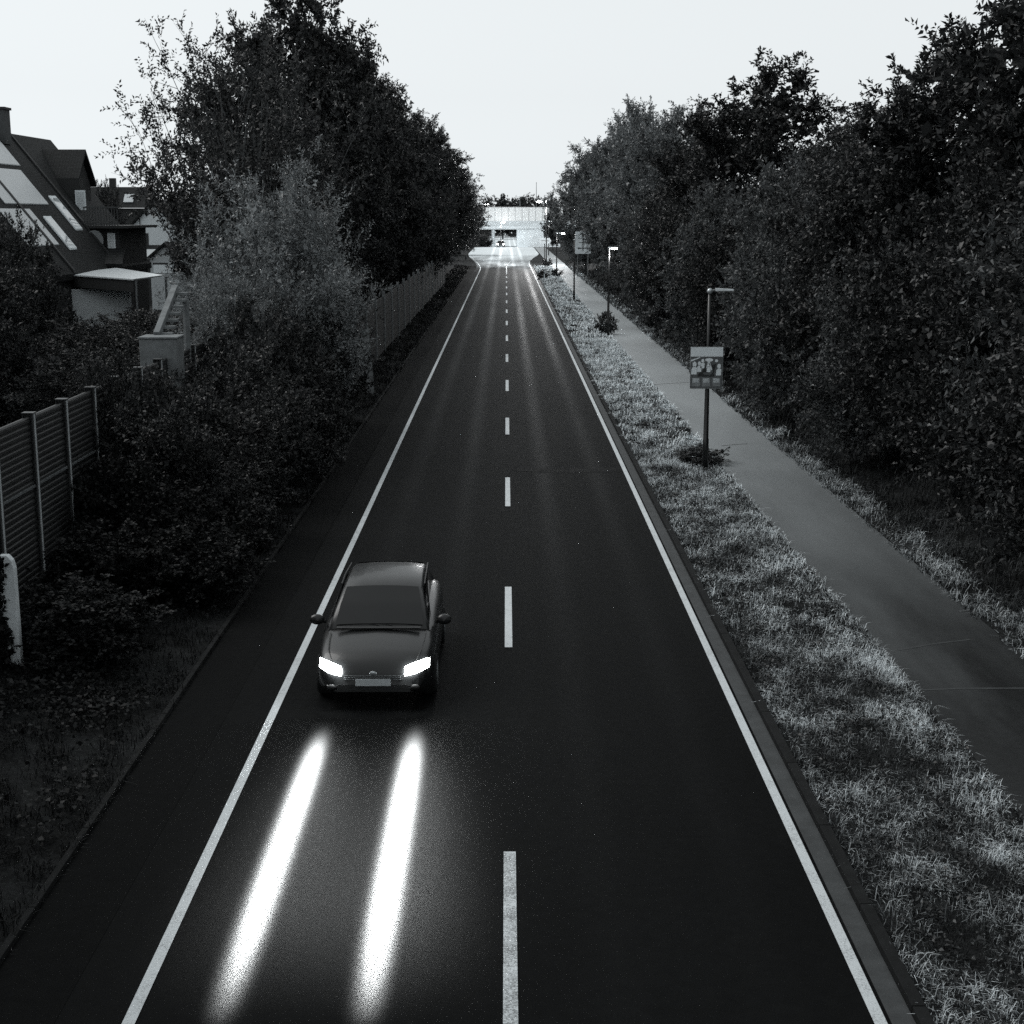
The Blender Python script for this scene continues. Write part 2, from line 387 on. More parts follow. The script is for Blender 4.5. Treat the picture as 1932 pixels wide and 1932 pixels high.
    P = P.reshape(-1, 3); LD = LD.reshape(-1, 3); ok = P[:, 2] > zmin; V = leaves(rs, P[ok], LD[ok], L, asp=asp)
    if core:
        Q = B[rs.randint(0, n, core)] * np.array([.72, .72, 1]) + rs.normal(size=(core, 3)) * .1 * r; Q[:, 2] = zc + (Q[:, 2] - zc) * .86; Q = Q[Q[:, 2] > zmin]
        V = np.concatenate([V, leaves(rs, Q, rs.normal(size=Q.shape), coreL, asp=.7)])
    o = wood.build('trunk', M['bark'], smooth=True); tm = o.data; bpy.data.objects.remove(o)
    return np_mesh('crown', V, 4), tm
PROTO = {}
def proto(key, seed, h, r, z0, leaf, **kw):
    cm, tm = grow(seed, h, r, z0, **kw); cm.materials.append(M[leaf]); PROTO[key] = (h, r, cm, tm)
proto('broad', 3, 16, 5.0, 2.0, 'leaf', nl=52, ns=9, npr=11, per=11, L=.24, sprig=.7, core=6000, coreL=.36, pts=.25)
proto('broadB', 11, 16, 4.8, 1.6, 'leaf', nl=60, ns=8, npr=11, per=11, L=.22, sprig=.75, core=6000, coreL=.36, elev=(45, 70), pts=.35)
proto('feather', 5, 13, 4.6, 6.0, 'leaf', nl=42, ns=8, npr=7, per=10, L=.17, sprig=.8, tr=.15, elev=(58, 80), stems=3, core=900, coreL=.24, vary=(.6, 1.3), sec=.34, upb=.5)
proto('light', 21, 15, 4.2, 1.0, 'leaf_silver', nl=60, ns=8, npr=10, per=10, L=.23, sprig=.8, elev=(50, 74), core=4500, coreL=.36, vary=(.66, 1.22), upb=.45, pts=.2)
proto('dome', 8, 8, 3.4, .1, 'leaf', nl=56, ns=9, npr=9, per=11, L=.165, sprig=.55, tr=.1, elev=(30, 60), stems=2, core=6500, coreL=.22, zmin=.05, vary=(.7, 1.2))
proto('domeB', 14, 8, 3.6, .1, 'leaf_pale', nl=54, ns=9, npr=9, per=11, L=.17, sprig=.65, tr=.1, elev=(25, 55), stems=2, core=6500, coreL=.22, zmin=.05, vary=(.7, 1.22), upb=.2)
proto('willow', 17, 7.5, 2.7, .2, 'leaf_silver', nl=64, ns=8, npr=9, per=13, L=.125, sprig=.7, asp=.3, tr=.07, elev=(62, 82), stems=4, core=5000, coreL=.19, zmin=.05, vary=(.66, 1.25), upb=1.0, sec=.3, tip=.6)
proto('bush', 23, 3.2, 1.7, 0, 'leaf', nl=46, ns=8, npr=8, per=11, L=.085, sprig=.30, tr=.04, elev=(35, 65), stems=3, core=5000, coreL=.125, zmin=.02, vary=(.7, 1.22))
proto('bushB', 29, 2.6, 1.5, 0, 'ivy', nl=44, ns=8, npr=7, per=9, L=.10, sprig=.28, asp=.8, tr=.03, elev=(30, 60), stems=3, core=4500, coreL=.13, zmin=.02, vary=(.65, 1.22))
proto('weed', 31, .9, .6, 0, 'leaf', nl=14, ns=5, npr=4, per=7, L=.10, sprig=.2, tr=.02, stems=2, core=60, coreL=.14, zmin=0)
def plant(kind, x, y, h, label, r=None, name='broadleaf_tree', cat='tree', group=None, rz=None, dz=0):
    ph, pr, cm, tm = PROTO[kind]
    t = thing(name, (x, y, gzf(x, y) + dz), label, cat, group, rz if rz is not None else random.uniform(0, 6.28))
    s = h / ph; sr = (r / pr) if r else s; t.scale = (sr, sr, s)
    c = bpy.data.objects.new('crown', cm); C.objects.link(c); c.parent = t
    k = bpy.data.objects.new('trunk' if cat == 'tree' else 'stem', tm); C.objects.link(k); k.parent = t
    return t
GL, GR = 'trees along the left roadside', 'trees along the footpath'
for x, y, h, k_, nm in ((14.5, 17, 15, 'broadB', 'unseen shade tree beside the near end of the footpath'), (15, 6, 15, 'broad', 'unseen shade tree on the right bank level with the camera'), (13, -6, 15, 'broadB', 'unseen shade tree on the right bank behind the camera'),
                        (-15, 17, 14, 'broad', 'unseen shade tree behind the near noise wall'), (-14, 6, 15, 'broadB', 'unseen shade tree on the left level with the camera'), (-13, -6, 15, 'broad', 'unseen shade tree on the left behind the camera')):
    plant(k_, x, y, h, nm, 5, group='unseen shade trees beside the camera')  # unseen trees added to block sky light from the near ground
# left row, going away
plant('feather', -10.2, 57, 13.2, 'airy broadleaf tree with thin bare upright branches above the willow shrub', 4.3, group=GL)
plant('broad', -11.6, 67, 14.5, 'dark tree standing behind the airy tree on the left roadside', 3.6, group=GL)
plant('broad', -10.9, 82, 18.9, 'tallest dark tree of the left roadside, its tip at the top of the frame', 4.6, group=GL, rz=1)
for i, (x, y, h, k, nm) in enumerate((
        (-10.6, 95, 17.0, 'broadB', 'dark round tree right behind the tallest tree on the left'),
        (-10.8, 109, 17.6, 'broad', 'dark tree over the middle of the dark roadside barrier'),
        (-10.5, 124, 17.2, 'broadB', 'dark tree over the far end of the dark roadside barrier'),
        (-10.6, 142, 17.4, 'broad', 'dark tree on the left where the centre dashes begin to merge'),
        (-10.0, 162, 16.8, 'broadB', 'dark tree on the left just before the centre line turns solid'),
        (-9.2, 184, 16.6, 'broad', 'dark tree on the left beside the solid centre line'),
        (-8.4, 208, 15.6, 'broadB', 'dark tree on the left at the start of the hatched island'),
        (-8.3, 232, 13.6, 'broad', 'dark tree at the left mouth of the junction'),
        (-8.4, 262, 10.6, 'broadB', 'last tall dark tree of the left row before the bridge'))):
    plant(k, x, y, h, nm, 5.0 if k == 'broad' else 4.7, group=GL)
plant('broad', -20, 330, 13, 'far dark tree left of the bridge', 6, group=GL)
for i, (x, y, h, k, nm) in enumerate((
        (-10.6, 66, 7.0, 'dome', 'dark bush under the tall trees behind the leaning pale post'),
        (-10.6, 78, 8.0, 'dome', 'dark bush hanging over the near end of the dark roadside barrier'),
        (-10.6, 92, 8.5, 'dome', 'dark bush hanging over the middle of the dark roadside barrier'),
        (-8.8, 110, 9, 'dome', 'dark bush hanging over the far part of the dark roadside barrier'),
        (-8.6, 130, 9, 'dome', 'dark bush beyond the end of the dark roadside barrier'),
        (-8.6, 152, 9, 'dome', 'dark bush at the foot of the left trees near the solid line'),
        (-9, 176, 9, 'dome', 'farthest dark bush at the foot of the left trees'))):
    plant(k, x, y, h, nm, 3.1, 'roadside_bush', 'bush', 'bushes under the left trees')
plant('willow', -7.0, 45.5, 7.9, 'pale willow shrub rising in front of the dark left trees', 2.6, 'willow_shrub', 'shrub')
plant('willow', -8.3, 42.5, 5.0, 'smaller pale willow shrub to the left of the big willow shrub', 1.5, 'willow_shrub', 'shrub')
# shrubs smothering the noise wall
for x, y, h, r, k, nm in (
        (-8.2, 30.7, 3.7, 1.1, 'bush', 'dark shrub covering the noise wall beside the third steel post'),
        (-7.8, 33.9, 3.2, 1.5, 'bush', 'dark shrub on the noise wall left of the concrete pillar'),
        (-7.0, 37.6, 3.7, 1.7, 'bush', 'dark shrub below the concrete pillar'),
        (-6.9, 40.8, 4.4, 1.8, 'bush', 'dark shrub right of the concrete pillar below the willow'),
        (-6.7, 44.5, 4.0, 1.8, 'bush', 'dark shrub at the foot of the willow shrub'),
        (-6.8, 49, 4.6, 1.9, 'bush', 'dark shrub between the willow and the leaning pale post'),
        (-7.3, 55, 5.0, 2.0, 'bush', 'dark shrub just before the leaning pale post'),
        (-7.2, 29.9, 3.0, 1.5, 'bush', 'dark shrub spilling forward beside the second steel post'),
        (-6.5, 32.6, 3.0, 1.6, 'bush', 'dark shrub on the verge below the other wall shrubs'),
        (-6.2, 36.0, 3.0, 1.6, 'bush', 'dark shrub nearest the road edging in front of the pillar'),
        (-6.1, 40.5, 2.8, 1.5, 'bush', 'dark shrub at the road edging below the willow shrub'),
        (-7.8, 28.2, 2.0, 1.1, 'bushB', 'low ivy mound at the foot of the second steel post'),
        (-7.3, 25.4, 1.3, 1.2, 'bushB', 'low ivy mound in front of the first steel post'),
        (-6.5, 28.0, 1.6, 1.3, 'bushB', 'small ivy mound on the verge before the wall shrubs'),
        (-6.0, 26.6, 1.3, 1.1, 'bushB', 'low ivy mound on the verge level with the second steel post'),
        (-6.2, 30.0, 2.0, 1.2, 'bush', 'dark shrub closest to the road edging at the near end of the shrub mass'),
        (-6.9, 22.4, 1.1, 1.2, 'bushB', 'nearest ivy mound at the left edge of the picture')):
    plant(k, x, y, h, nm, r, 'wall_shrub' if k == 'bush' else 'ivy_mound', 'shrub', 'shrubs in front of the noise wall')
# gardens behind the noise wall
for x, y, h, r, k, nm in (
        (-15.9, 43, 5.6, 2.2, 'dome', 'large dark garden tree at the left edge in front of the roofs'),
        (-17.9, 52, 6.4, 1.8, 'dome', 'dark garden tree at the far left below the pale roof panels'),
        (-14.6, 49, 3.1, 2.2, 'dome', 'dark hedge bush left of the white garden wall'),
        (-12.2, 51, 3.2, 2.2, 'dome', 'dark hedge bush in front of the white garden wall'),
        (-10.5, 47, 3.2, 1.9, 'dome', 'dark hedge bush left of the stair stringer'),
        (-12.6, 42, 2.9, 2.0, 'dome', 'low dark garden bush behind the noise wall'),
        (-15.2, 60, 2.8, 2.4, 'dome', 'dark hedge bush right of the canopy roof'),
        (-18.6, 61, 2.3, 2.2, 'dome', 'dark hedge bush under the canopy roof'),
        (-22.0, 60, 4.0, 2.6, 'dome', 'dark hedge bush at the left end of the white garden wall'),
        (-11.2, 72, 6.0, 2.2, 'dome', 'leafy garden bush right of the small gabled shed'),
        (-10.2, 62, 5.2, 1.9, 'dome', 'dark leafy garden bush left of the pale willow'),
        (-32.4, 118, 8.8, 1.7, 'dome', 'garden tree between the balcony and the white gable')):
    plant(k, x, y, h, nm, r, 'garden_bush' if h < 8 else 'garden_tree', 'bush' if h < 8 else 'tree', 'garden hedge bushes and trees')
# right bank
for x, y, h, r, k, nm in (
        (16.6, 38, 17.8, 5.3, 'broadB', 'huge dark tree running out of the top right corner'),
        (13.4, 45, 10.8, 3.6, 'broad', 'dark tree filling the skyline just left of the huge corner tree'),
        (20.5, 47, 17.0, 5.2, 'broad', 'tall dark tree behind the huge corner tree'),
        (15.5, 30.5, 9.0, 3.6, 'dome', 'dense dark bush-like tree low at the right edge behind the tall edge tree'),
        (13.6, 29, 12.0, 3.9, 'broadB', 'tall dark tree at the right edge of the picture'),
        (15.4, 53, 9.6, 3.9, 'feather', 'airy tree at the notch in the right skyline'),
        (14.6, 62, 9.2, 3.4, 'broad', 'small dark round tree at the dip in the right skyline'),
        (13.3, 75, 13.0, 4.8, 'broad', 'dark dense tree standing highest in the middle of the right skyline'),
        (12.2, 90, 12.0, 3.6, 'broad', 'dark tree on the bank left of the dense middle tree'),
        (11.6, 104, 13.6, 3.5, 'light', 'silvery tree on the right bank behind the second street lamp'),
        (11.3, 120, 15.2, 3.6, 'light', 'silvery tree beside the white lane sign'),
        (12.4, 138, 15.0, 3.7, 'light', 'silvery tree rising above the white lane sign'),
        (12.0, 158, 15.4, 3.7, 'light', 'tallest silvery tree of the far right row'),
        (10.0, 182, 15.0, 3.9, 'light', 'last silvery tree of the far right row next to the sky'),
        (12.5, 206, 14.0, 4.0, 'broad', 'dark tree at the right mouth of the junction'),
        (9.6, 300, 8.2, 2.4, 'broad', 'small dark tree in front of the right half of the bridge')):
    plant(k, x, y, h, nm, r, group=GR)
for x, y, h, r, k, nm in (
        (10.9, 24.5, 6.6, 2.8, 'dome', 'leafy bush nearest the camera at the right edge'),
        (12.1, 27.5, 8.0, 2.9, 'domeB', 'pale leafy bush at the right edge, second from the camera'),
        (11.2, 31.5, 6.2, 2.6, 'dome', 'dark leafy bush right of the near end of the path'),
        (11.7, 36, 7.4, 2.9, 'dome', 'dark leafy bush below the huge corner tree'),
        (10.9, 40.5, 5.8, 2.5, 'domeB', 'pale drooping bush behind the poster lamp'),
        (11.2, 45.5, 7.6, 2.9, 'dome', 'dark bush right of the poster lamp'),
        (10.9, 51, 7.2, 2.8, 'domeB', 'pale bush above the poster lamp'),
        (11.6, 57, 8.6, 3.1, 'domeB', 'pale domed bush below the notch in the skyline'),
        (10.5, 64, 6.6, 2.6, 'dome', 'dark bush left of the poster lamp'),
        (10.9, 72, 8.0, 2.9, 'domeB', 'pale bush in front of the dense middle tree'),
        (10.3, 82, 7.4, 2.8, 'dome', 'dark bush right of the second street lamp'),
        (10.3, 93, 8.0, 2.8, 'domeB', 'pale bush behind the second street lamp'),
        (11.0, 105, 8.0, 2.5, 'domeB', 'pale bush between the second lamp and the lane sign'),
        (11.0, 118, 8.0, 2.4, 'dome', 'dark bush right beside the lane sign'),
        (12.0, 134, 8.4, 2.4, 'domeB', 'pale bush behind the lane sign'),
        (12.8, 150, 8.0, 2.6, 'dome', 'dark bush at the foot of the tallest silvery tree'),
        (11.6, 186, 8.0, 2.6, 'dome', 'dark bush at the foot of the last silvery tree')):
    plant(k, x, y, h, nm, r, 'path_bush', 'bush', 'bushes along the footpath')
plant('weed', 6.15, 88.3, 1.25, 'leafy dark weed around the foot of the second street lamp', .65, 'leafy_weed', 'plant')
plant('weed', 5.75, 206, 1.0, 'dark weed around the foot of the tall mast lamp', .8, 'leafy_weed', 'plant')
plant('weed', 4.2, 166.3, .9, 'dark weed beside the white marker post', .7, 'leafy_weed', 'plant')
plant('weed', 5.9, 172, .8, 'dark weed around the foot of the fourth street lamp', .8, 'leafy_weed', 'plant')
plant('weed', 5.75, 41.9, .45, 'low dark tuft around the foot of the poster lamp', .75, 'leafy_weed', 'plant')

# grass and verge cover (nobody could count it)
def blades(name, seed, zones, mat, label, dens_noise=True):
    rs = np.random.RandomState(seed); out_ = []
    for (x0, x1, y0, y1, per, ln, wd, lean) in zones:
        n = int((x1 - x0) * (y1 - y0) * per); nt_ = max(1, n // 14)
        tx = rs.uniform(x0, x1, nt_); ty = rs.uniform(y0, y1, nt_); th = rs.uniform(.45, 1.35, nt_)
        k = rs.randint(0, nt_, n); sp = .09 + .05 * (y0 / 40)
        x = np.clip(tx[k] + rs.normal(size=n) * sp, x0 - .03, x1 + .03); y = ty[k] + rs.normal(size=n) * sp
        L = ln * th[k] * rs.uniform(.5, 1.3, n)
        a = rs.uniform(0, 2 * np.pi, n); ca, sa = np.cos(a), np.sin(a); q = lean * rs.uniform(.3, 1.4, n)
        b = np.stack([x, y, gz(x, y) - .02], 1); dr = np.stack([ca, sa, np.zeros(n)], 1); sdv = np.stack([-sa, ca, np.zeros(n)], 1) * (wd * rs.uniform(.6, 1.3, n))[:, None] / 2
        mid = b + dr * (L * q * .35)[:, None] + np.array([0, 0, 1.]) * (L * .62)[:, None]
        tip = b + dr * (L * q)[:, None] + np.array([0, 0, 1.]) * (L * np.clip(1.05 - .4 * q, .25, 1))[:, None]
        out_.append(np.stack([b - sdv, b + sdv, mid + sdv * .8, mid - sdv * .8], 1)); out_.append(np.stack([mid - sdv * .8, mid + sdv * .8, tip + sdv * .15, tip - sdv * .15], 1))
    me = np_mesh(name, np.concatenate(out_).reshape(-1, 3), 4)
    o = link(name, me, mat); o['kind'] = 'stuff'; o['label'] = label; return o
def grass_mat(name, lo, hi, scale, a=.4, b=.62, gx=None):
    k = NT(name); p = k.pos(); g = k.n('ShaderNodeNewGeometry')
    n = k.noise(p, scale, 5, .65, (1, .7, .05))
    if gx:                              # drier, bleached grass along the trodden path edge; near-to-far vignette painted in
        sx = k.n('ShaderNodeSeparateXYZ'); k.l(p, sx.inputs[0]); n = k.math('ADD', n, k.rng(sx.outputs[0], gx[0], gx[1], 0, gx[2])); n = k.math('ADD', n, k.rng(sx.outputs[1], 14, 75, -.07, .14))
    n = k.math('ADD', n, k.rng(g.outputs['Random Per Island'], 0, 1, -.13, .13))
    k.l(k.val(k.rng(n, a, b, lo, hi)), k.p.inputs['Base Color']); k.p.inputs['Roughness'].default_value = .6
    k.p.inputs['Specular IOR Level'].default_value = .06; return k.m
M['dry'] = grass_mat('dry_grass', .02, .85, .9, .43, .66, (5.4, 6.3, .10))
M['bankgrass'] = grass_mat('bank_grass', .012, .10, .35, .45, .7)
M['bankedge'] = grass_mat('bank_edge_grass', .02, .65, .8, .42, .68)
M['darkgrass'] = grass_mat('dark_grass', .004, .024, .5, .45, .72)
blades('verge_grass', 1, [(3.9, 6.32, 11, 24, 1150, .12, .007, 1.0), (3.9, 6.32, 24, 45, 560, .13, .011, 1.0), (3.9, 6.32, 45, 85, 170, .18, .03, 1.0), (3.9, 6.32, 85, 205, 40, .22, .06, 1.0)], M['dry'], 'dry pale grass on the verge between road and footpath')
blades('bank_grass', 2, [(9.3, 10.0, 18, 45, 300, .24, .014, 1.0), (9.3, 10.0, 45, 100, 120, .26, .03, 1.0), (9.3, 10.3, 100, 200, 40, .3, .06, 1.0), (9.6, 13, 18, 45, 120, .34, .014, .8), (9.6, 13, 45, 100, 50, .4, .03, .8), (9.6, 13, 100, 180, 20, .4, .06, .8)], M['bankgrass'], 'long grass on the bank beyond the footpath')
blades('path_edge_grass', 6, [(8.6, 9.45, 18, 45, 330, .17, .014, 1.0), (8.6, 9.45, 45, 100, 120, .2, .03, 1.0), (8.6, 9.45, 100, 200, 40, .26, .06, 1.0)], M['bankedge'], 'pale dry grass along the far edge of the footpath')
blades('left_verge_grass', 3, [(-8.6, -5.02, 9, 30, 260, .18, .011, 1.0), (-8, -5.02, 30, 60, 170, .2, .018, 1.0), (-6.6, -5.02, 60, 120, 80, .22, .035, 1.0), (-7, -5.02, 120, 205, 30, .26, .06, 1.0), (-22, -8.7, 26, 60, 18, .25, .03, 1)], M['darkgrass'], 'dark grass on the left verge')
# creeping ivy in the near left verge
def ivy_cover():
    rs = np.random.RandomState(4); n = 60000
    x = rs.uniform(-9.5, -5.3, n); y = rs.uniform(8, 34, n); f = np.sin(x * 2.1 + y * .7) + np.sin(y * 1.3 - x) + rs.normal(size=n) * .8
    keep = f - (x + 7.2) * .8 > -.2; x, y = x[keep], y[keep]; m = len(x)
    P = np.stack([x, y, gz(x, y) + rs.uniform(.02, .32, m) * (.6 + .4 * np.sin(x * 3) * np.sin(y * 2))], 1)
    V = leaves(rs, P, rs.normal(size=(m, 3)) * np.array([1, 1, .35]), .075, up=1.0, asp=.85)
    o = link('ivy_cover', np_mesh('ivy_cover', V, 4), M['ivy']); o['kind'] = 'stuff'; o['label'] = 'creeping ivy covering the near left verge'
ivy_cover()
def weed_cover():
    rs = np.random.RandomState(14); nc = 420; cx = rs.uniform(3.95, 6.25, nc); cy_ = 11 + 60 * rs.uniform(0, 1, nc) ** 1.5; m = 34
    x = (cx[:, None] + rs.normal(size=(nc, m)) * .10).ravel(); y = (cy_[:, None] + rs.normal(size=(nc, m)) * .13).ravel(); x = np.clip(x, 3.9, 6.3)
    P = np.stack([x, y, gz(x, y) + rs.uniform(.0, .10, len(x))], 1)
    o = link('weed_cover', np_mesh('weed_cover', leaves(rs, P, rs.normal(size=P.shape) * np.array([1, 1, .3]), .06, up=1.2, asp=.6), 4), M['leaf']); o['kind'] = 'stuff'; o['label'] = 'flat dark weeds scattered through the verge grass'
weed_cover()

# ------------------------------------------------------------------ noise barrier, pillar, stair stringer
def ribbed(mb, x, y0, y1, z0, z1, pitch=.115, d=.022):
    zs = []; z = z0; vs = []
    while z < z1 - .01:
        zs += [(z, 0), (z + pitch * .42, 0), (z + pitch * .55, -d), (z + pitch * .87, -d)]; z += pitch
    zs.append((z1, 0))
    for yy in (y0, y1): vs += [(x + dx, yy, zz) for zz, dx in zs]
    n = len(zs); mb.add(vs, [(i, i + 1, n + i + 1, n + i) for i in range(n - 1)])
    mb.box((x - .09, (y0 + y1) / 2, (z0 + z1) / 2), (.09, y1 - y0, z1 - z0))
t = thing('noise_wall', (-8.65, 20, 0), 'ribbed grey noise wall with steel posts half buried in shrubs at left', 'noise wall')
ys = [20 + 1.97 * i for i in range(16)]
for i in range(len(ys) - 1):
    for z0, z1 in ((.0, 2.35), (2.40, 3.62)):
        mb = MB(); ribbed(mb, 0, ys[i] - 20 + .06, ys[i + 1] - 20 - .06, z0, z1); mb.build('panel', M['panel'], t)
    MB().box((-.03, ys[i] - 20 + .985, 2.375), (.10, 1.84, .045)).build('joint_rail', M['grey_metal'], t)
for i, yy in enumerate(ys):
    mb = MB(); y = yy - 20
    mb.box((.05, y, 1.85), (.012, .07, 3.7), mi=1).box((.042, y, 1.85), (.012, .19, 3.69)).box((-.14, y, 1.85), (.012, .17, 3.7)).box((-.045, y, 1.85), (.178, .012, 3.7))
    mb.box((-.045, y, 3.71), (.22, .20, .02))
    mb.build('post', [M['post_grey'], M['strip']], t)
P0 = at(262, 640, 36.6); P1 = at(333, 640, 36.6)
pw = P1.x - P0.x
mb = MB().box(((P0.x + P1.x) / 2, 37.0, P0.z / 2 - .1), (pw, .8, P0.z + .2)).box(((P0.x + P1.x) / 2, 37.0, P0.z + .03), (pw + .05, .86, .06))
tag(mb.build('concrete_pillar', M['concrete'], bevel=.02), 'square concrete pillar standing among the shrubs behind the noise wall', 'pillar')
a = at(296, 634, 37.2); b = at(331, 545, 39.5)
t = thing('stair_flight', a, 'slanted concrete stair with toothed steps rising behind the concrete pillar', 'stair')
d = b - a; mb = MB(); mb.beam((0, 0, 0), d, .16, .24); mb.build('stringer', M['concrete'], t, bevel=.01)
mb = MB()
for i in range(7):
    p = d * ((i + .6) / 7); mb.box((p.x + .22, p.y, p.z - .06), (.30, .26, .07))
mb.build('steps', M['concrete'], t)
mb = MB()
for k_ in (.12, .88):
    p = a + d * k_; mb.tube([(p.x - a.x + .3, p.y - a.y + .1, -a.z), (p.x - a.x + .3, p.y - a.y + .1, p.z - a.z - .15)], .09)
mb.build('support_column', M['concrete'], t)
# pale post with ivy at the left frame edge
q = gp(24, 1265, .2)
prof = [(-.16, 0), (.16, 0), (.16, 1.55), (.13, 1.68), (.06, 1.76), (-.06, 1.76), (-.13, 1.68), (-.16, 1.55)]
t = thing('marker_stone', (q.x, q.y, gzf(q.x, q.y) - .1), 'pale round-topped post wrapped in dark ivy at the left edge', 'post')
MB().prism([(x, -.07, z + .1) for x, z in prof], (0, .14, 0)).build('post_slab', plain('pale_stone', .55, .8, .3, var=.25), t, bevel=.01)
rs = np.random.RandomState(9); n = 900
zz = rs.uniform(0, 1.8, n); P = np.stack([-.13 + .05 * np.sin(zz * 4) + rs.normal(size=n) * .07, -.10 - rs.uniform(0, .10, n), zz], 1)
link('ivy_stem', np_mesh('ivy_stem', leaves(rs, P, rs.normal(size=(n, 3)) * np.array([1, .4, 1]), .10, asp=.85), 4), M['ivy'], t)
# far dark barrier under the trees, and the leaning pale post
t = thing('timber_wall', (-6.5, 61, 0), 'dark plank barrier with thin posts under the overhanging left trees', 'noise wall')
for i in range(18):
    mb = MB().box((0, i * 5 + 2.5, 1.6), (.10, 4.86, 2.8))
    for j in range(9): mb.box((.06, i * 5 + 2.5, .35 + j * .3), (.03, 4.86, .26))
    mb.build('panel', M['dark_wood'] if 'dark_wood' in M else M.setdefault('dark_wood', plain('dark_wood', .010, .8, .3, var=.4, scale=2)), t)
for i in range(19): MB().box((.05, i * 5, 1.6), (.16, .12, 3.4)).build('post', M['grey_metal'], t)
a = gp(700, 742); b = at(689, 622, a.y + .4)
o = MB().beam(a - Vector((0, 0, .2)), b, .30, .12).build('leaning_post', plain('weathered_wood', .16, .8, .3, var=.3), bevel=.01)
tag(o, 'pale weathered post leaning at the near end of the dark plank barrier', 'post')

# ------------------------------------------------------------------ street lamps, poster, signs
def lamp(px, py, h, label, arm=.55, lit=True, big=1.0, side=1, xy=None, base_w=.075, power=60):
    p = gp(px, py) if xy is None else Vector((xy[0], xy[1], 0)); p.z = gzf(p.x, p.y)
    t = thing('street_lamp', p, label, 'street lamp', 'street lamps along the road')
    MB().tube([(0, 0, -.1), (0, 0, .9), (0, 0, .92), (0, 0, h * .62), (0, 0, h)], [base_w * 1.15, base_w * 1.15, base_w, base_w * .75, base_w * .6], 12).build('pole', M['black_metal'], t, smooth=True)
    s = side
    MB().ell((0, 0, h), (.085 * big, .085 * big, .085 * big)).build('cap', M['galv'], t, smooth=True)
    MB().tube([(0, 0, h), (s * arm * .5, 0, h + .03), (s * arm, 0, h + .02)], [.035, .03, .03], 8).build('arm', M['grey_metal'], t, smooth=True)
    hd = MB(); L = .42 * big
    hd.add([(s * (arm - .1), -.09 * big, h), (s * (arm - .1), .09 * big, h), (s * (arm + L), .07 * big, h + .01), (s * (arm + L), -.07 * big, h + .01),
            (s * (arm - .1), -.06 * big, h + .09), (s * (arm - .1), .06 * big, h + .09), (s * (arm + L), .04 * big, h + .06), (s * (arm + L), -.04 * big, h + .06)],
           [(0, 1, 2, 3), (4, 7, 6, 5), (0, 4, 5, 1), (1, 5, 6, 2), (2, 6, 7, 3), (3, 7, 4, 0)])
    head = hd.build('lantern', M['galv'], t, bevel=.01)
    if lit:
        MB().ell((s * (arm + L * .5), 0, h - .02), (L * .42, .085 * big, .055 * big)).build('bulb_cover', M['glow'], head, smooth=True)
        l = bpy.data.lights.new('lantern_light', 'POINT'); l.energy = power; l.shadow_soft_size = .12
        lo = bpy.data.objects.new('lantern_light', l); C.objects.link(lo); lo.parent = t; lo.location = (s * (arm + L * .5), 0, h - .22)
    return t
lp = lamp(1330, 887, 5.12, 'nearest dark street lamp, unlit, carrying the poster board', .25, False)
lamp(1147, 634, 5.25, 'lit street lamp with a leafy weed at its foot', .12, True, 1.0)
lamp(1083, 568, 5.1, 'dark street lamp just left of the white lane sign', .12, False)
lamp(1050, 522, 5.05, 'small dark street lamp between the lane sign and the tall mast lamp', .5, True, 1.1)
lamp(1030.5, 501, 9.0, 'tall lit mast lamp at the right side of the junction', .6, True, 2.2, -1, base_w=.10, power=3800)
lamp(1035, 482, 6.0, 'far street lamp right beside the foot of the tall mast lamp', .5, True, 1.6)
lamp(0, 0, 8.86, 'lit street lamp reaching out of the far left trees', 3.0, True, 2.0, 1, xy=(-6.6, 238), base_w=.1, power=250)
lamp(0, 0, 6.4, 'lit street lamp on the traffic island before the bridge', .3, True, 2.2, 1, xy=(-1.4, 372), base_w=.1, power=3800)
# poster board strapped to the near lamp
pp = at(1333, 694, lp.location.y - .12); BW, BH = .93, 1.19
t = thing('poster_board', pp, 'poster board with pale sky and a group of people strapped to the near lamp', 'poster')
MB().box((0, 0, 0), (BW, .02, BH)).build('board', plain('board_back', .30, .6, .3, var=.15), t, bevel=.004)
def flat(name, polys, mat, dy):
    mb = MB()
    for poly in polys: mb.prism([(x * BW, -.0100 - dy, z * BH) for x, z in poly], (0, -.0015, 0))
    return mb.build(name, mat, t)
def oval(cx, cz, rx, rz, n=12): return [(cx + rx * math.cos(6.2832 * i / n), cz + rz * math.sin(6.2832 * i / n)) for i in range(n)]
mw = plain('poster_white', .85, .5, .3, var=.05); mk = plain('poster_dark', .03, .5, .3, var=.3); mg = plain('poster_grey', .25, .5, .3, var=.3); mg2 = plain('poster_mid', .12, .5, .3, var=.3)
flat('poster_sky', [[(-.49, .27), (.49, .27), (.49, .49), (-.49, .49)]], mw, .0002)
flat('poster_picture', [[(-.49, -.215), (.49, -.215), (.49, .268), (-.49, .268)]], mg2, .0002)
flat('poster_footer', [[(-.49, -.49), (.49, -.49), (.49, -.218), (-.49, -.218)]], mg2, .0002)
flat('poster_hill', [[(-.48, .15), (-.2, .24), (-.2, .26), (-.48, .19)]], mw, .002)
flat('poster_cloud', [oval(.07, .19, .12, .045)], mw, .002)
flat('poster_cloud', [oval(.3, .17, .05, .035)], mw, .002)
flat('poster_shadow', [[(-.3, -.21), (.25, -.21), (.2, -.1), (.1, -.18), (-.05, -.16), (-.18, -.08)], [(.1, .05), (.3, .1), (.22, -.12)], [(-.14, -.12), (-.06, .1), (0, -.1)]], mk, .002)
ppl = []
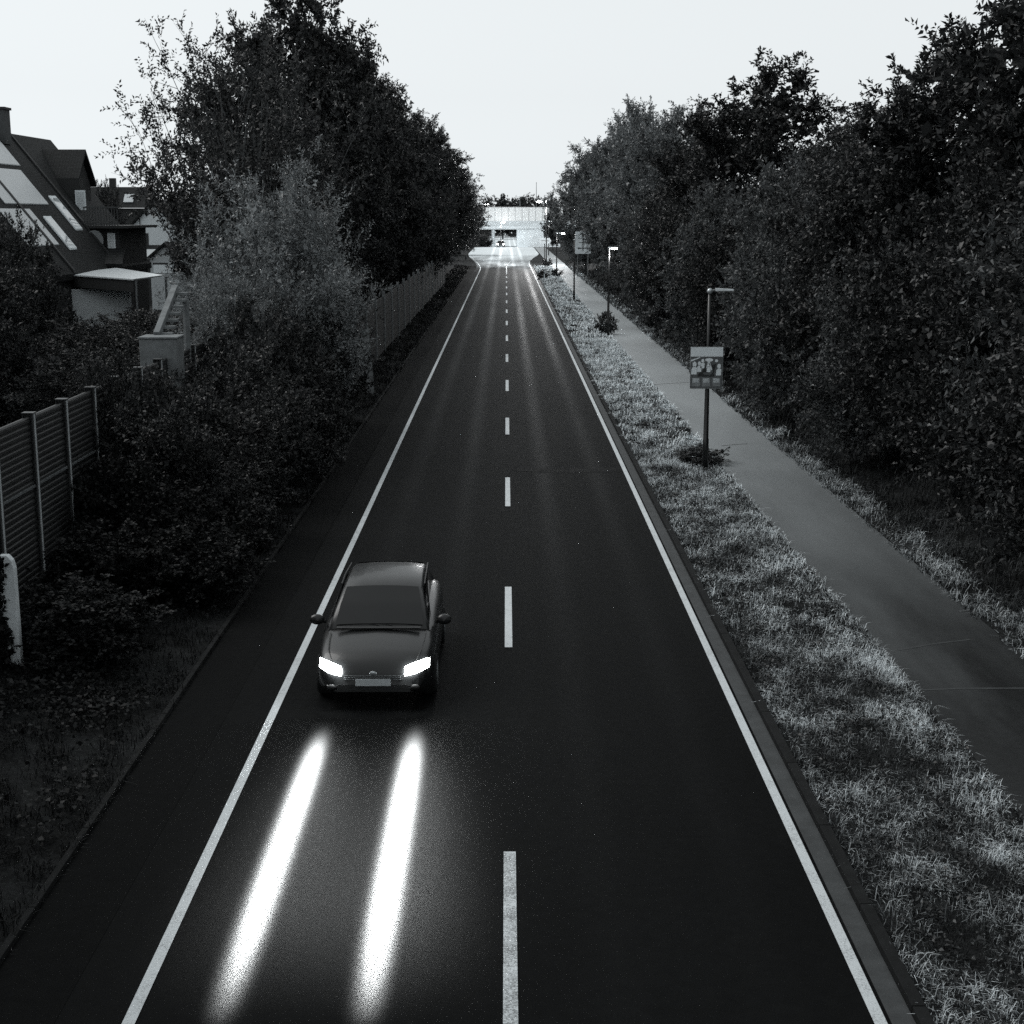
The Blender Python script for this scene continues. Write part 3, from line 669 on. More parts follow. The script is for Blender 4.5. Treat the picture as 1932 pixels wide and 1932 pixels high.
for cx, cz, s in ((-.37, .02, 1.1), (-.22, .05, .9), (-.12, .12, .8), (.07, .02, .75), (.38, -.02, 1.0)):
    ppl += [oval(cx, cz + .06 * s, .055 * s, .06 * s), [(cx - .09 * s, cz - .16 * s), (cx + .06 * s, cz - .16 * s), (cx + .075 * s, cz - .02 * s), (cx, cz + .02 * s), (cx - .08 * s, cz - .03 * s)]]
ppl += [[(.05, .15), (.09, .15), (.18, -.05), (.14, -.05)], [(.06, .15), (.02, 0), (-.01, 0), (.04, .15)]]
flat('poster_people', ppl, mw, .0045)
flat('poster_text_box', [[(cx - .12, -.44), (cx + .12, -.44), (cx + .12, -.24), (cx - .12, -.24)] for cx in (-.32, 0, .31)], mg, .002)
for cx in (-.32, 0, .31): flat('poster_text_line', [[(cx - .10, z), (cx + .09, z), (cx + .09, z + .012), (cx - .10, z + .012)] for z in (-.27, -.295, -.32, -.345)], mw, .0045)
for z in (-.42, .42): MB().tube([(.085 * math.sin(k_ * .5236), .12 + .085 * math.cos(k_ * .5236), z) for k_ in range(13)], .008, 5, False).build('strap', M['grey_metal'], t)
# white lane sign
p = at(1100, 458, 170); t = thing('lane_sign', (p.x, 170, 0), 'large white lane sign with a black upright and crossbar diagram', 'sign')
sw, sh = 1.85, 2.55; zc = p.z
k = NT('sign_white'); k.p.inputs['Base Color'].default_value = gcol(.85); k.p.inputs['Roughness'].default_value = .4
MB().box((0, 0, zc), (sw, .04, sh)).build('sign_plate', k.m, t, bevel=.01)
mb = MB().box((0, -.03, zc - .1), (.10, .015, 1.7)).box((0, -.03, zc - .62), (1.25, .016, .10))
for s in (-1, 1): mb.prism([(s * .5, -.023, zc - .74), (s * .5, -.023, zc - .5), (s * .66, -.023, zc - .62)], (0, -.014, 0))
mb.prism([(-.16, -.023, zc + .72), (.16, -.023, zc + .72), (0, -.023, zc + 1.0)], (0, -.014, 0))
mb.build('sign_diagram', M['black_metal'], t)
mb = MB()
for s in (-.6, .6): mb.tube([(s, .06, gzf(p.x, 170) - .2), (s, .06, zc + 1.2)], .045)
mb.build('sign_post', M['grey_metal'], t)
# pale direction sign
t = thing('direction_sign', (6.3, 237, 0), 'pale direction sign on a dark post before the junction', 'sign')
MB().prism([(-.9, 0, 2.55), (.75, 0, 2.55), (1.05, 0, 3.0), (.75, 0, 3.45), (-.9, 0, 3.45)], (0, .05, 0)).build('sign_plate', k.m, t)
MB().tube([(-.05, .1, -.1), (-.05, .1, 4.4)], .07).build('sign_post', M['black_metal'], t)
MB().box((0, -.01, 3.0), (1.2, .012, .12)).build('sign_text_bar', M['grey_metal'], t)
# marker post
p = gp(1027, 527); t = thing('marker_post', (p.x, p.y, 0), 'white reflector post at the verge before the junction', 'post')
MB().prism([(-.06, -.05, 0), (.06, -.05, 0), (0, .07, 0)], (0, 0, .95)).build('post_body', plain('plastic_white', .7, .5, .3, var=.05), t)
MB().box((0, -.055, .74), (.10, .008, .18)).build('reflector_band', M['black_metal'], t)

# ------------------------------------------------------------------ bridge and what lies beyond
t = thing('road_bridge', (0, 400, 0), 'pale road bridge with tall glazed noise screens crossing above the junction', 'bridge')
zb = at(960, 433, 400).z; zm = at(960, 417, 400).z; zt = at(960, 391, 400).z
conc = plain('bridge_concrete', .60, .7, .3, var=.15, scale=.4)
MB().box((0, 6, (zb + zm) / 2), (90, 12, zm - zb)).build('deck', conc, t)
MB().box((0, -.15, zb + .55), (90, .3, .6)).build('deck_edge', plain('edge_beam', .72, .7, .3, var=.1), t)
k = NT('screen_panel'); k.p.inputs['Base Color'].default_value = gcol(.85); k.p.inputs['Roughness'].default_value = .25
tr = k.n('ShaderNodeBsdfTranslucent'); tr.inputs[0].default_value = (.93, .92, .91, 1); mx = k.n('ShaderNodeMixShader'); mx.inputs[0].default_value = .72
k.l(k.p.outputs[0], mx.inputs[1]); k.l(tr.outputs[0], mx.inputs[2]); k.l(mx.outputs[0], k.t.nodes['Material Output'].inputs[0])
for i in range(-8, 9):
    MB().box((i * 1.86 - .3, .2, (zm + zt) / 2), (1.80, .03, zt - zm)).build('screen', k.m, t)
    MB().box((i * 1.86 - 1.23, .2, (zm + zt) / 2), (.07, .1, zt - zm + .05)).build('screen_post', M['grey_metal'], t)
MB().box((-1.4, .2, zt + .12), (34, .14, .14)).build('top_rail', M['black_metal'], t)
zg = gzf(0, 400)
for s, x0 in ((-1, -20), (1, 2.9)):
    MB().box((x0 + (0 if s < 0 else 6), 6, (zb + zg) / 2 - .4), (12, 11.6, zb - zg + .79)).build('abutment', plain('abutment_concrete', .8, .8, .3, var=.2, scale=.5), t)
for yy in (1.5, 10): MB().tube([(-3.6, yy, zg - .3), (-3.6, yy, zb)], .45, 12).build('pier', conc, t)
t_ = thing('mast', (0, 436, 0), 'slim mast standing behind the right part of the bridge', 'mast')
p = at(1012, 345, 436); t_.location.x = p.x
MB().tube([(0, 0, -1), (0, 0, p.z)], [.16, .07], 8).build('pole', M['grey_metal'], t_)
MB().ell((0, 0, p.z), (.14, .14, .14)).build('finial', M['grey_metal'], t_)
t_ = thing('mast', (0, 430, 0), 'thin mast with a short arm right of the taller mast', 'mast'); p = at(1027, 368, 430); t_.location.x = p.x
MB().tube([(0, 0, -1), (0, 0, p.z)], [.14, .06], 8).build('pole', M['grey_metal'], t_)
MB().tube([(0, 0, p.z - .1), (.9, 0, p.z)], .05, 6).build('arm', M['grey_metal'], t_)
t_ = thing('bridge_lamp', (0, 401.5, 0), 'pale lamp post rising above the bridge screens', 'lamp'); p = at(981, 370, 401.5); t_.location.x = p.x; t_.location.z = zm
MB().tube([(0, 0, 0), (0, 0, p.z - zm)], [.11, .07], 8).build('pole', M['grey_metal'], t_)
MB().box((-.35, 0, p.z - zm), (.8, .16, .1)).build('lantern', M['galv'], t_)
def conifer(px, py, Y, label, r):
    p = at(px, py, Y); h = p.z + 1.6; rs = np.random.RandomState(int(px))
    n = 5000; u = rs.uniform(0, 1, n) ** .6; rad = r * u * (.7 + .3 * np.sin(u * 40)) * np.sqrt(rs.uniform(.3, 1, n)); a = rs.uniform(0, 6.283, n)
    P = np.stack([rad * np.cos(a), rad * np.sin(a), h * (1 - u * .92)], 1); D = np.stack([np.cos(a), np.sin(a), -.3 + 0 * a], 1)
    t = thing('conifer_tree', (p.x, Y, -1.6), label, 'tree')
    link('crown', np_mesh('crown', leaves(rs, P, D, .9, asp=.3), 4), M['needle'], t)
    MB().tube([(0, 0, -.3), (0, 0, h)], [.3, .04], 8).build('trunk', M['bark'], t)
conifer(948.6, 364, 520, 'pointed conifer on the skyline above the left part of the bridge', 4.6)
conifer(984, 370, 540, 'second pointed conifer above the middle of the bridge', 4.4)
rs = np.random.RandomState(12); lb = []
for i in range(90):
    x = rs.uniform(-120, 120); h = rs.uniform(12.5, 16.5); lb.append((x, rs.uniform(-12, 12), h * .5 - 1.6, rs.uniform(4, 7), 5, h * .5))
me = crown(13, lb, 9000, 8, .9, sprig=1.6, zmin=-2, core=9000, coreL=2.2)
o = link('far_wood', me, M['leaf']); o.location = (0, 575, 0); o['kind'] = 'stuff'; o['label'] = 'dark far wood on the horizon beyond the bridge'
plant('bush', -9.5, 306, 2.0, 'low bush on the left corner of the junction', 2.2, 'low_bush', 'bush')
plant('bush', -5.2, 345, 2.4, 'low bush on the island left of the waiting car', 2.0, 'low_bush', 'bush')

# ------------------------------------------------------------------ houses
def mk(name, v, **k): return plain(name, v, **k)
def tiles():
    k = NT('roof_tiles'); o = k.obj(); br = k.n('ShaderNodeTexBrick'); br.inputs['Scale'].default_value = 3.2
    br.inputs['Color1'].default_value = gcol(.030); br.inputs['Color2'].default_value = gcol(.018); br.inputs['Mortar'].default_value = gcol(.008)
    br.inputs['Mortar Size'].default_value = .03
    sp = k.n('ShaderNodeSeparateXYZ'); k.l(o, sp.inputs[0]); cb = k.n('ShaderNodeCombineXYZ')
    k.l(k.math('ADD', sp.outputs[0], sp.outputs[1]), cb.inputs[0]); k.l(sp.outputs[2], cb.inputs[1]); k.l(cb.outputs[0], br.inputs['Vector'])
    k.l(br.outputs['Color'], k.p.inputs['Base Color']); k.p.inputs['Roughness'].default_value = .7; k.p.inputs['Specular IOR Level'].default_value = .08; k.bump(br.outputs['Fac'], .5, .03); return k.m
M['tiles'] = tiles(); M['dwall'] = mk('dark_cladding', .022, rough=.75); M['wwall'] = mk('white_render', .70, rough=.85, var=.08)
M['glass'] = mk('window_glass', .03, rough=.08, spec=.8); M['frame'] = mk('window_frame_white', .75, rough=.5, var=.05)
M['shutter'] = mk('roller_shutter', .65, rough=.6, var=.1); M['solar'] = mk('pale_roof_sheet', .42, rough=.35, spec=.6, var=.08)
t = thing('terraced_house', (0, 0, 0), 'dark steep-roofed house with dormer, chimney and pale roof panels at far left', 'house')
XR, ZR, SL = -26.0, 11.1, 1.28                        # ridge x, ridge z, slope
def rz_(x): return ZR - SL * (x - XR)
XE = -20.6
MB().prism([(XR - 5.6, 58, -.5), (XR - 5.6, 58, rz_(XE) + .2), (XR, 58, ZR - .25), (XE - .2, 58, rz_(XE)), (XE - .2, 58, -.5)], (0, 26, 0)).build('wall', M['dwall'], t)
th = .18; roof = MB()
roof.prism([(XR, 57.6, ZR), (XE, 57.6, rz_(XE)), (XE, 57.6, rz_(XE) + th * 1.6), (XR, 57.6, ZR + th * 1.6)], (0, 26.8, 0))
roof.prism([(XR - .002, 57.6, ZR), (XR - 6, 57.6, ZR - 7.2), (XR - 6, 57.6, ZR - 7.2 + th * 1.6), (XR - .002, 57.6, ZR + th * 1.6)], (0, 26.8, 0))
rf = roof.build('roof', M['tiles'], t)
MB().box((-25.85, 75.5, 11.6), (.9, .9, 1.7)).build('chimney', mk('chimney_brick', .06, rough=.9), rf)
MB().box((-25.85, 75.5, 12.5), (1.05, 1.05, .12)).build('chimney_cap', M['dwall'], rf)
def on_roof(y0, y1, x0, x1, lift, thk=.05):
    a = lift + th * 1.6
    return MB().prism([(x0, y0, rz_(x0) + a), (x1, y0, rz_(x1) + a), (x1, y0, rz_(x1) + a + thk), (x0, y0, rz_(x0) + a + thk)], (0, y1 - y0, 0))
for y0, y1, x0, x1 in ((70.6, 74.6, -25.9, -24.6), (67.6, 74.0, -24.4, -23.1), (66.0, 70.4, -22.9, -21.6)):
    on_roof(y0, y1, x0, x1, .03).build('roof_panel', M['solar'], t)
for y0, y1, x0, x1 in ((71.4, 72.6, -22.6, -21.4), (75.0, 76.2, -23.4, -22.1)):
    w_ = on_roof(y0, y1, x0, x1, .03, .09).build('skylight', M['frame'], t); on_roof(y0 + .1, y1 - .1, x0 + .1, x1 - .1, .125, .012).build('pane', mk('bright_glass', .5, rough=.05, spec=1.0), w_)
for yv in (77.2, 69.2): on_roof(yv, yv + .25, XR, XE, .02, .12).build('verge_tiles', M['dwall'], t)
# dormer: ridge runs along x toward the road
A = at(162, 289, 81); E = at(180, 348, 81); xf = A.x
dm = MB().prism([(xf - .25, 79.6, 6.5), (xf - .25, 79.6, E.z), (xf - .25, 81, A.z - .25), (xf - .25, 82.4, E.z), (xf - .25, 82.4, 6.5)], (-3.0, 0, 0)).build('dormer', M['dwall'], t)
rr = MB(); W2 = 1.75; ez = E.z - .1
for s in (-1, 1):
    rr.prism([(xf, 81, A.z), (xf, 81 + s * W2, ez), (xf, 81 + s * W2, ez + .2), (xf, 81, A.z + .2)], (-3.4, 0, 0))
rr.build('dormer_roof', M['tiles'], dm)
def win(p0, p1, Y, parent, kind='shutter', n=1):      # window in a wall facing the camera
    a, b = at(p0[0], p0[1], Y), at(p1[0], p1[1], Y); cx, cz = (a.x + b.x) / 2, (a.z + b.z) / 2; W_, H_ = abs(b.x - a.x), abs(a.z - b.z)
    f = MB().box((cx, Y - .03, cz), (W_ + .12, .08, H_ + .12)).build('window', M['frame'] if kind != 'dark' else M['dwall'], parent)
    for i in range(n):
        w1 = W_ / n; x = cx - W_ / 2 + w1 * (i + .5)
        mb = MB()
        if kind == 'shutter':
            ns = max(4, int(H_ / .09))
            for j in range(ns): mb.box((x, Y - .085, cz - H_ / 2 + (j + .5) * H_ / ns), (w1 * .86, .02, H_ / ns * .8))
            mb.build('shutter', M['shutter'], f)
        else: mb.box((x, Y - .08, cz), (w1 * .86, .02, H_)).build('pane', M['glass'], f)
# dormer cheek window and lower extension
MB().box((xf - .95, 79.3, 7.55), (2.2, .6, 3.2)).build('dormer_cheek', M['dwall'], t)
win((144, 361), (161, 394), 79.0, t, 'shutter', 2)
x0 = at(113, 430, 78).x; x1 = at(224, 430, 78).x
MB().box(((x0 + x1) / 2, 80.9, 2.9), (x1 - x0, 5.8, 7.2)).build('extension', M['dwall'], t)
MB().box(((x0 + x1) / 2 + .3, 80.6, 6.58), (x1 - x0 + .7, 6.6, .14)).build('balcony_floor', M['dwall'], t)
mb = MB(); bx0, bx1 = at(160, 420, 77.4).x, at(222, 420, 77.4).x
for i in range(13): mb.box((bx0 + (bx1 - bx0) * i / 12, 77.4, 7.1), (.04, .04, .95))
mb.box(((bx0 + bx1) / 2, 77.4, 7.6), (bx1 - bx0 + .1, .08, .08)).box(((bx0 + bx1) / 2, 77.4, 6.75), (bx1 - bx0, .05, .05))
mb.build('railing', mk('railing_wood', .05, rough=.7), t)
win((119, 440), (137, 463), 77.98, t); win((205, 442), (217, 476), 77.98, t, 'shutter', 2); win((142, 440), (170, 466), 77.98, t, 'dark', 2)
p = at(179, 453, 77.3); mb = MB()
n = 18
vs = [(p.x, p.y + .12, p.z)] + [(p.x + .42 * math.cos(6.2832 * i / n), p.y - .05 + .15 * math.cos(6.2832 * i / n), p.z + .52 * math.sin(6.2832 * i / n)) for i in range(n)]
mb.add(vs, [(0, 1 + i, 1 + (i + 1) % n) for i in range(n)]); mb.add([(v[0], v[1] + .04, v[2]) for v in vs], [(0, 1 + (i + 1) % n, 1 + i) for i in range(n)])
mb.tube([(p.x, p.y + .13, p.z), (p.x, 78.0, p.z - .1)], .03, 6)
mb.build('satellite_dish', mk('dish_grey', .22, rough=.5), t, smooth=True)
a, b = at(122, 474, 77.5), at(215, 503, 75.5)
MB().prism([(a.x, 77.9, a.z), (b.x, 77.9, a.z), (b.x + .5, 75.3, b.z), (a.x, 75.3, b.z)], (0, 0, .15)).build('lean_to_roof', M['tiles'], t)
MB().box(((a.x + b.x) / 2, 76.7, b.z / 2 - .2), (b.x - a.x - .2, 2.2, b.z)).build('lean_to_wall', M['dwall'], t)
# canopy with white wall
t = thing('patio_canopy', (0, 0, 0), 'flat pale corrugated canopy roof over a dark fascia beside the dark house', 'canopy')
c1, c2, c3, c4 = at(113, 522, 70), at(252, 537, 66), at(308, 524, 69), at(220, 507, 75)
zc_ = c1.z
cs = [Vector((c.x, c.y, zc_ + (c.y - 66) * .02)) for c in (c1, c2, c3, c4)]
k = NT('canopy_sheet'); wv = k.n('ShaderNodeTexWave'); wv.inputs['Scale'].default_value = 4; k.l(k.obj(), wv.inputs[0])
k.l(k.val(k.rng(wv.outputs['Fac'], 0, 1, .5, .72)), k.p.inputs['Base Color']); k.p.inputs['Roughness'].default_value = .3; k.bump(wv.outputs['Fac'], .2, .02)
MB().prism(cs, (0, 0, .06)).build('canopy_roof', k.m, t)
MB().beam(cs[0] - Vector((0, -.1, .28)), cs[1] - Vector((0, -.1, .28)), .06, .5).build('fascia', M['dwall'], t)
for c in cs: MB().tube([(c.x * .995, c.y + .15, -.1), (c.x * .995, c.y + .15, c.z - .02)], .06, 8).build('post', M['grey_metal'], t)
a, b = at(104, 546, 69), at(243, 575, 69)
tag(MB().box(((a.x + b.x) / 2, 69.4, (a.z - .3) / 2), (b.x - a.x, .25, a.z + .3)).build('garden_wall', M['wwall'], bevel=.01), 'white rendered wall under the pale canopy', 'wall')
# white gabled house
Y = 130; G = at(288, 384, Y); er = at(361, 457, Y); hw = er.x - G.x
t = thing('white_gabled_house', (G.x, Y, 0), 'white rendered house with a steep dark roof behind the trees', 'house')
MB().prism([(-hw, 0, -.5), (hw, 0, -.5), (hw, 0, er.z), (0, 0, G.z), (-hw, 0, er.z)], (0, 12, 0)).build('wall', M['wwall'], t)
mb = MB()
for s in (-1, 1): mb.prism([(0, -.35, G.z + .02), (s * (hw + .4), -.35, er.z - .38), (s * (hw + .4), -.35, er.z - .14), (0, -.35, G.z + .28)], (0, 12.7, 0))
mb.build('roof', M['tiles'], t)
p = at(270, 447, Y)
MB().prism([(p.x - G.x + .28 * math.cos(6.2832 * i / 14), -.04, p.z + .65 * math.sin(6.2832 * i / 14)) for i in range(14)], (0, .06, 0)).build('oval_window', M['glass'], t)
p = at(266, 455, Y)
MB().tube([(p.x - G.x, -.1, p.z - 1.6), (p.x - G.x, -.1, p.z + 2.0)], .04, 6).build('downpipe', M['dwall'], t)
MB().prism([(hw * .62, 2, er.z + hw * .38 + .32), (hw * .86, 2, er.z + hw * .14 + .32), (hw * .86, 2, er.z + hw * .14 + .42), (hw * .62, 2, er.z + hw * .38 + .42)], (0, 2, 0)).build('skylight', M['solar'], t)
# gabled shed
Y = 105; G = at(311, 463, Y); e1 = at(283, 487, Y); e2 = at(336, 487, Y); zz0 = at(311, 509, Y).z
t = thing('gabled_shed', (G.x, Y, 0), 'small pale clapboard gable with dark roof in front of the white house', 'shed')
h1, h2 = e1.x - G.x, e2.x - G.x
k = NT('clapboard'); wv = k.n('ShaderNodeTexWave', bands_direction='Z'); wv.inputs['Scale'].default_value = 2.2; k.l(k.obj(), wv.inputs[0])
k.l(k.val(k.rng(wv.outputs['Fac'], 0, .35, .3, .48)), k.p.inputs['Base Color'])
MB().prism([(h1, 0, -.5), (h2, 0, -.5), (h2, 0, e2.z), (0, 0, G.z), (h1, 0, e1.z)], (0, 6, 0)).build('wall', k.m, t)
mb = MB()
for hx, ez_ in ((h1, e1.z), (h2, e2.z)):
    d = 1.22; mb.prism([(0, -.3, G.z + .02), (hx * d, -.3, G.z + (ez_ - G.z) * d + .02), (hx * d, -.3, G.z + (ez_ - G.z) * d + .2), (0, -.3, G.z + .22)], (0, 6.6, 0))
mb.build('roof', M['tiles'], t)
a, b = at(290, 499, Y), at(326, 515, Y)
MB().box(((a.x + b.x) / 2 - G.x, -.03, (a.z + b.z) / 2), (b.x - a.x, .05, a.z - b.z)).build('garage_door', M['frame'], t)
MB().box(((a.x + b.x) / 2 - G.x, -.04, a.z + .06), (b.x - a.x + .1, .07, .12)).build('door_lintel', M['dwall'], t)
# dark roofed house behind, and a dark low roof between
def low_house(px0, px1, ptop, peave, Y, label, name):
    a, b = at(px0, ptop, Y), at(px1, ptop, Y); e = at(px1, peave, Y); dpt = (a.z - e.z) / .9
    t = thing(name, ((a.x + b.x) / 2, Y + dpt, 0), label, 'house'); L = b.x - a.x
    MB().box((0, 0, e.z / 2 - .3), (L - .5, dpt * 2 - .8, e.z + .5)).build('wall', M['dwall'], t)
    MB().prism([(-L / 2, -dpt, e.z), (-L / 2, dpt, e.z), (-L / 2, 0, a.z)], (L, 0, 0)).build('roof', M['tiles'], t)
    ch = MB().box((-L * .1, .3, a.z + .3), (.6, .6, 1.2)).build('chimney', M['dwall'], t)
    MB().box((L * .2, -dpt * .55 - .1, e.z + (a.z - e.z) * .45), (1.0, .1, 1.2), m=Matrix.Rotation(-math.atan2(dpt, a.z - e.z), 3, 'X')).build('skylight', M['solar'], t)
low_house(150, 275, 352, 392, 150, 'dark-roofed house on the skyline behind the balcony', 'dark_roofed_house')
low_house(232, 305, 463, 497, 112, 'low dark-roofed annex between the dark house and the small pale gable', 'low_annex')

# ------------------------------------------------------------------ cars
def loft(mb, st, n_cap=True):
    n = len(st[0]); vs = [p for s in st for p in s]
    fs = [(i * n + k_, i * n + k_ + 1, (i + 1) * n + k_ + 1, (i + 1) * n + k_) for i in range(len(st) - 1) for k_ in range(n - 1)]
    fs += [tuple(range(n)), tuple((len(st) - 1) * n + k_ for k_ in range(n))[::-1]]
    mb.add(vs, fs)
paint = NT('car_paint'); paint.p.inputs['Base Color'].default_value = gcol(.012); paint.p.inputs['Roughness'].default_value = .35; paint.p.inputs['Metallic'].default_value = 0; paint.p.inputs['Specular IOR Level'].default_value = .3
paint.p.inputs['Coat Weight'].default_value = .15; paint.p.inputs['Coat Roughness'].default_value = .08
cglass = plain('car_glass', .008, .04, .28, var=.1); trim = plain('car_trim', .012, .55, .4, var=.2); tyre = plain('tyre', .012, .85, .2, var=.2); rimm = plain('rim', .4, .3, .5, .8, var=.05)
lens = emit('headlight_lens', 16)
def make_car(loc, label):
    t = thing('car', loc, label, 'car')
    ys = [0, .05, .16, .4, .8, 1.2, 1.7, 2.3, 3.0, 3.7, 4.1, 4.28, 4.34]
    hw = [.60, .70, .79, .86, .885, .9, .9, .9, .9, .88, .84, .76, .66]
    zs = [.52, .62, .71, .79, .85, .91, .95, .97, .98, .98, .95, .88, .75]
    st = []
    for y, w_, z in zip(ys, hw, zs):
        zb_ = .22 if .1 < y < 4.2 else .28
        half = [(0, zb_), (w_ * .9, zb_), (w_, zb_ + .10), (w_ * 1.0, z - .24), (w_ * .985, z - .10), (w_ * .93, z - .025), (w_ * .84, z + .012), (w_ * .5, z + .04), (0, z + .055)]
        st.append([(x, y, zz_) for x, zz_ in half] + [(-x, y, zz_) for x, zz_ in half[::-1][1:]])
    mb = MB(); loft(mb, st); body = mb.build('body', paint.m, t, smooth=True)
    # cabin
    def ring(y, w_, z, zl): return [(-w_, y, zl), (-w_ * .98, y, z - .05), (-w_ * .9, y, z - .012), (-w_ * .5, y, z + .015), (0, y, z + .022), (w_ * .5, y, z + .015), (w_ * .9, y, z - .012), (w_ * .98, y, z - .05), (w_, y, zl)]
    cab = [(1.12, .80, .95), (1.55, .74, 1.20), (1.95, .66, 1.405), (2.4, .65, 1.455), (3.0, .64, 1.455), (3.5, .63, 1.40), (3.9, .68, 1.18), (4.2, .72, .98)]
    mb = MB(); loft(mb, [ring(y, w_, z, .90) for y, w_, z in cab]); mb.build('cabin', paint.m, t, smooth=True)
    def sheet_(name, rows, mat):
        n = len(rows[0]); mb = MB(); mb.add([p for r_ in rows for p in r_], [(i * n + k_, i * n + k_ + 1, (i + 1) * n + k_ + 1, (i + 1) * n + k_) for i in range(len(rows) - 1) for k_ in range(n - 1)])
        return mb.build(name, mat, t, smooth=True)
    def screen(c0, c1, off, f0, f1, sgn):
        rows = []
        for j in range(6):
            u = f0 + (f1 - f0) * j / 5
            y = c0[0] + (c1[0] - c0[0]) * u; w_ = (c0[1] + (c1[1] - c0[1]) * u) * .86; z = c0[2] + (c1[2] - c0[2]) * u
            rows.append([(w_ * q_, y - sgn * off, z + off * .9 + .022 * (1 - q_ * q_)) for q_ in [k_ / 4 - 1 for k_ in range(9)]])
        return rows
    r1 = screen(cab[0], cab[1], .02, .10, 1, 1); r2 = screen(cab[1], cab[2], .02, .0, .92, 1)
    sheet_('windscreen', r1 + r2[1:], cglass)
    sheet_('rear_window', screen(cab[5], cab[6], .02, .1, 1, -1), cglass)
    for s in (-1, 1):
        mb = MB(); o_ = .012
        mb.add([(s * (.79 + o_), 1.35, .985), (s * (.66 + .025), 1.98, 1.33), (s * (.655 + .022), 2.5, 1.38), (s * (.71), 2.5, .99)], [(0, 1, 2, 3)])
        mb.add([(s * (.70), 2.6, .99), (s * (.655 + .022), 2.6, 1.38), (s * (.64 + .02), 3.4, 1.33), (s * (.69), 3.75, 1.0)], [(0, 1, 2, 3)])
        mb.build('side_window', cglass, t)
        m_ = MB().ell((s * 1.0, 1.42, 1.0), (.12, .075, .085)); m_.tube([(s * .86, 1.45, .95), (s * .95, 1.44, .98)], .03, 6); m_.build('mirror', paint.m, t, smooth=True)
        # headlight: wraps round the front corner
        rows = []
        for j in range(7):
            u = j / 6; x = .47 + .355 * u; yb = -.005 + .30 * u ** 2.2
            rows.append([(s * x, yb + .085 * q_ - .055, .555 + .05 * u + (.115 + .035 * math.sin(u * 3.14)) * q_) for q_ in (0, .25, .5, .75, 1)])
        mb = MB(); n = 5; vs = [p for r_ in rows for p in r_]; fs = [(i * n + k_, i * n + k_ + 1, (i + 1) * n + k_ + 1, (i + 1) * n + k_) for i in range(6) for k_ in range(4)]
        mb.add(vs, fs); mb.build('headlight', lens, t, smooth=True)
        for yy in (.82, 3.45):
            wh = MB().tube([(s * .69, yy, .315), (s * .72, yy, .315), (s * .89, yy, .315), (s * .915, yy, .315)], [.29, .315, .315, .29], 24).build('wheel', tyre, t, smooth=False)
            MB().tube([(s * .90, yy, .315), (s * .922, yy, .315)], [.21, .19], 20).build('rim', rimm, wh)
    MB().prism([(-.43, -.012, .47), (.43, -.012, .47), (.48, .02, .57), (-.48, .02, .57)], (0, .03, 0)).build('grille', trim, t)
    MB().prism([(-.55, -.012, .29), (.55, -.012, .29), (.52, -.012, .40), (-.52, -.012, .40)], (0, .06, 0)).build('intake', trim, t)
    MB().box((0, -.022, .44), (.52, .012, .11)).build('number_plate', plain('plate_white', .45, .5, .3, var=.03), t, bevel=.004)
    for k_ in range(3): MB().box((0, -.016, .485 + k_ * .028), (.86, .012, .008)).build('grille_bar', rimm, t)
    MB().ell((0, -.02, .575), (.055, .012, .04)).build('badge', rimm, t, smooth=True)
    for s in (-1, 1):
        MB().tube([(s * .62, .12, .715), (s * .70, .4, .822), (s * .735, .8, .885), (s * .74, 1.06, .925)], .006, 5).build('bonnet_seam', trim, t)
        MB().tube([(s * .665, 2.0, 1.425), (s * .66, 2.5, 1.472), (s * .645, 3.3, 1.45)], .012, 5).build('roof_rail', trim, t)
        MB().ell((s * .62, .0, .36), (.07, .03, .045)).build('fog_lamp', trim, t, smooth=True)
    for s in (-1, 1): MB().tube([(s * .1 + .1, 1.13, .985), (s * .1 + .05 - .45, 1.22, 1.035)], .011, 5).build('wiper', trim, t)
    MB().box((0, 1.06, .972), (1.3, .09, .012)).build('scuttle', trim, t)
    return t
car = make_car((-1.98, 20.3, .006), 'dark hatchback with glaring white headlights driving toward the camera')
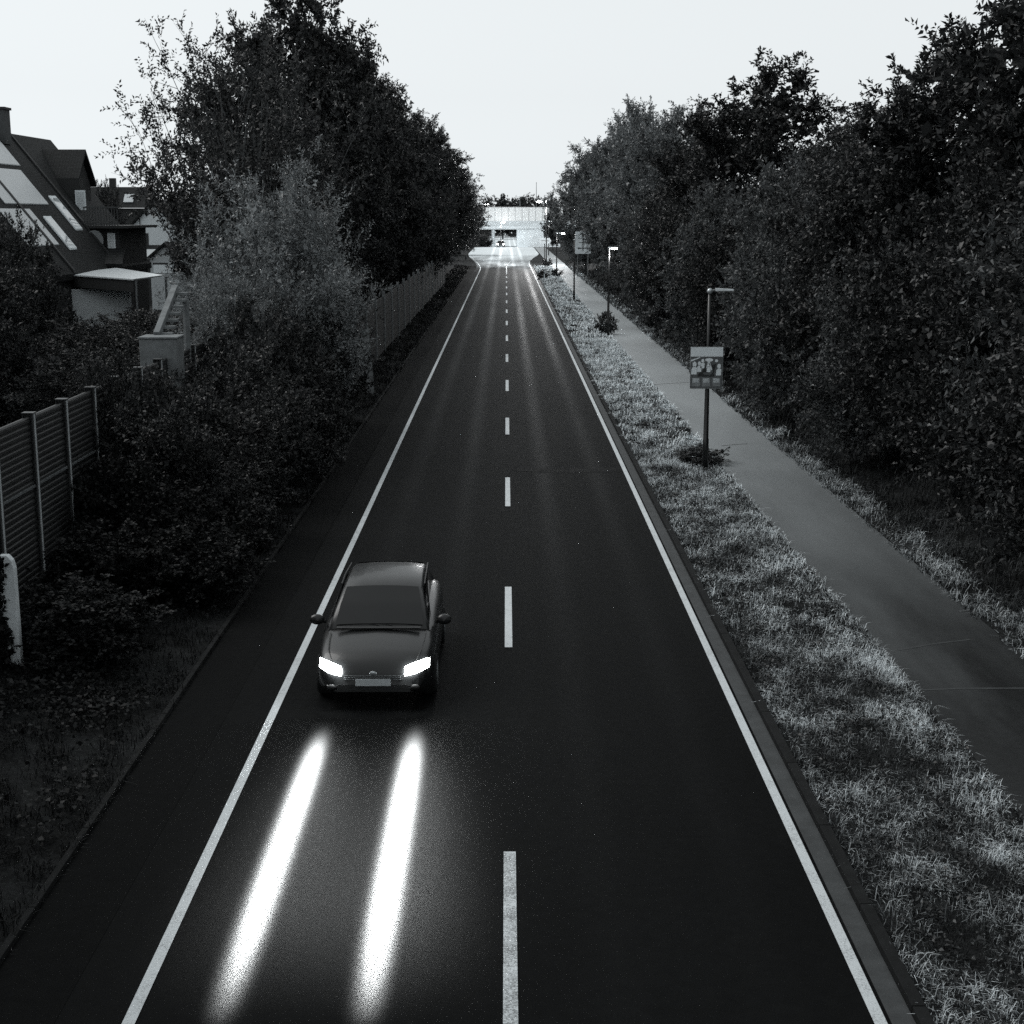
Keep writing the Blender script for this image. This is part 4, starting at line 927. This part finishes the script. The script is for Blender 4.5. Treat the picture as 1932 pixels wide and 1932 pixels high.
far_car = copy_tree(car); far_car.location = (-1.25, 331, gzf(-1, 331) + .012); far_car['label'] = 'tiny far car waiting at the junction below the bridge'
# beams of the near car: one lamp each, shaped into a light-trail streak
LH = .62
for s_ in (-1, 1):
    l = bpy.data.lights.new('streak_beam', 'SPOT'); l.energy = 7000; l.spot_size = R(150); l.spot_blend = .2; l.shadow_soft_size = .0; l.color = (.97, 1, 1)
    l.use_nodes = True; t_ = l.node_tree; em = t_.nodes['Emission']
    class LN(NT):
        def __init__(s, t): s.t = t
    k = LN(t_); sp = k.n('ShaderNodeSeparateXYZ'); k.l(k.n('ShaderNodeTexCoord').outputs['Normal'], sp.inputs[0])
    dn = k.math('MAXIMUM', k.math('ABSOLUTE', sp.outputs[1]), .01)                       # downward part of the ray (lamp axis is level)
    gx = k.math('MULTIPLY', k.math('DIVIDE', sp.outputs[0], dn), LH); gy = k.math('ABSOLUTE', k.math('MULTIPLY', k.math('DIVIDE', sp.outputs[2], dn), LH))
    def bell(x, wd): return k.math('POWER', 2.718, k.math('MULTIPLY', k.math('POWER', k.math('ABSOLUTE', k.math('DIVIDE', x, wd)), 2), -1))
    core = k.math('MULTIPLY', bell(gx, .115), BEAM_CORE); skirt = k.math('MULTIPLY', bell(gx, .8), BEAM_SKIRT)
    near = k.n('ShaderNodeMapRange', interpolation_type='SMOOTHSTEP'); k.l(gy, near.inputs[0]); near.inputs[1].default_value = .2; near.inputs[2].default_value = 1.9
    far = k.n('ShaderNodeMapRange', interpolation_type='SMOOTHSTEP'); k.l(gy, far.inputs[0]); far.inputs[1].default_value = 5.6; far.inputs[2].default_value = 8.4; far.inputs[3].default_value = 1; far.inputs[4].default_value = 0
    e = k.math('MULTIPLY', k.math('MULTIPLY', k.math('ADD', core, skirt), near.outputs[0]), far.outputs[0])
    k.l(k.math('DIVIDE', e, k.math('POWER', dn, 3)), em.inputs['Strength'])
    o = bpy.data.objects.new('streak_beam', l); C.objects.link(o); o.parent = car; o.location = (s_ * .67, -.14, LH)
    o.rotation_euler = Vector((0, -1, 0)).to_track_quat('-Z', 'Y').to_euler()
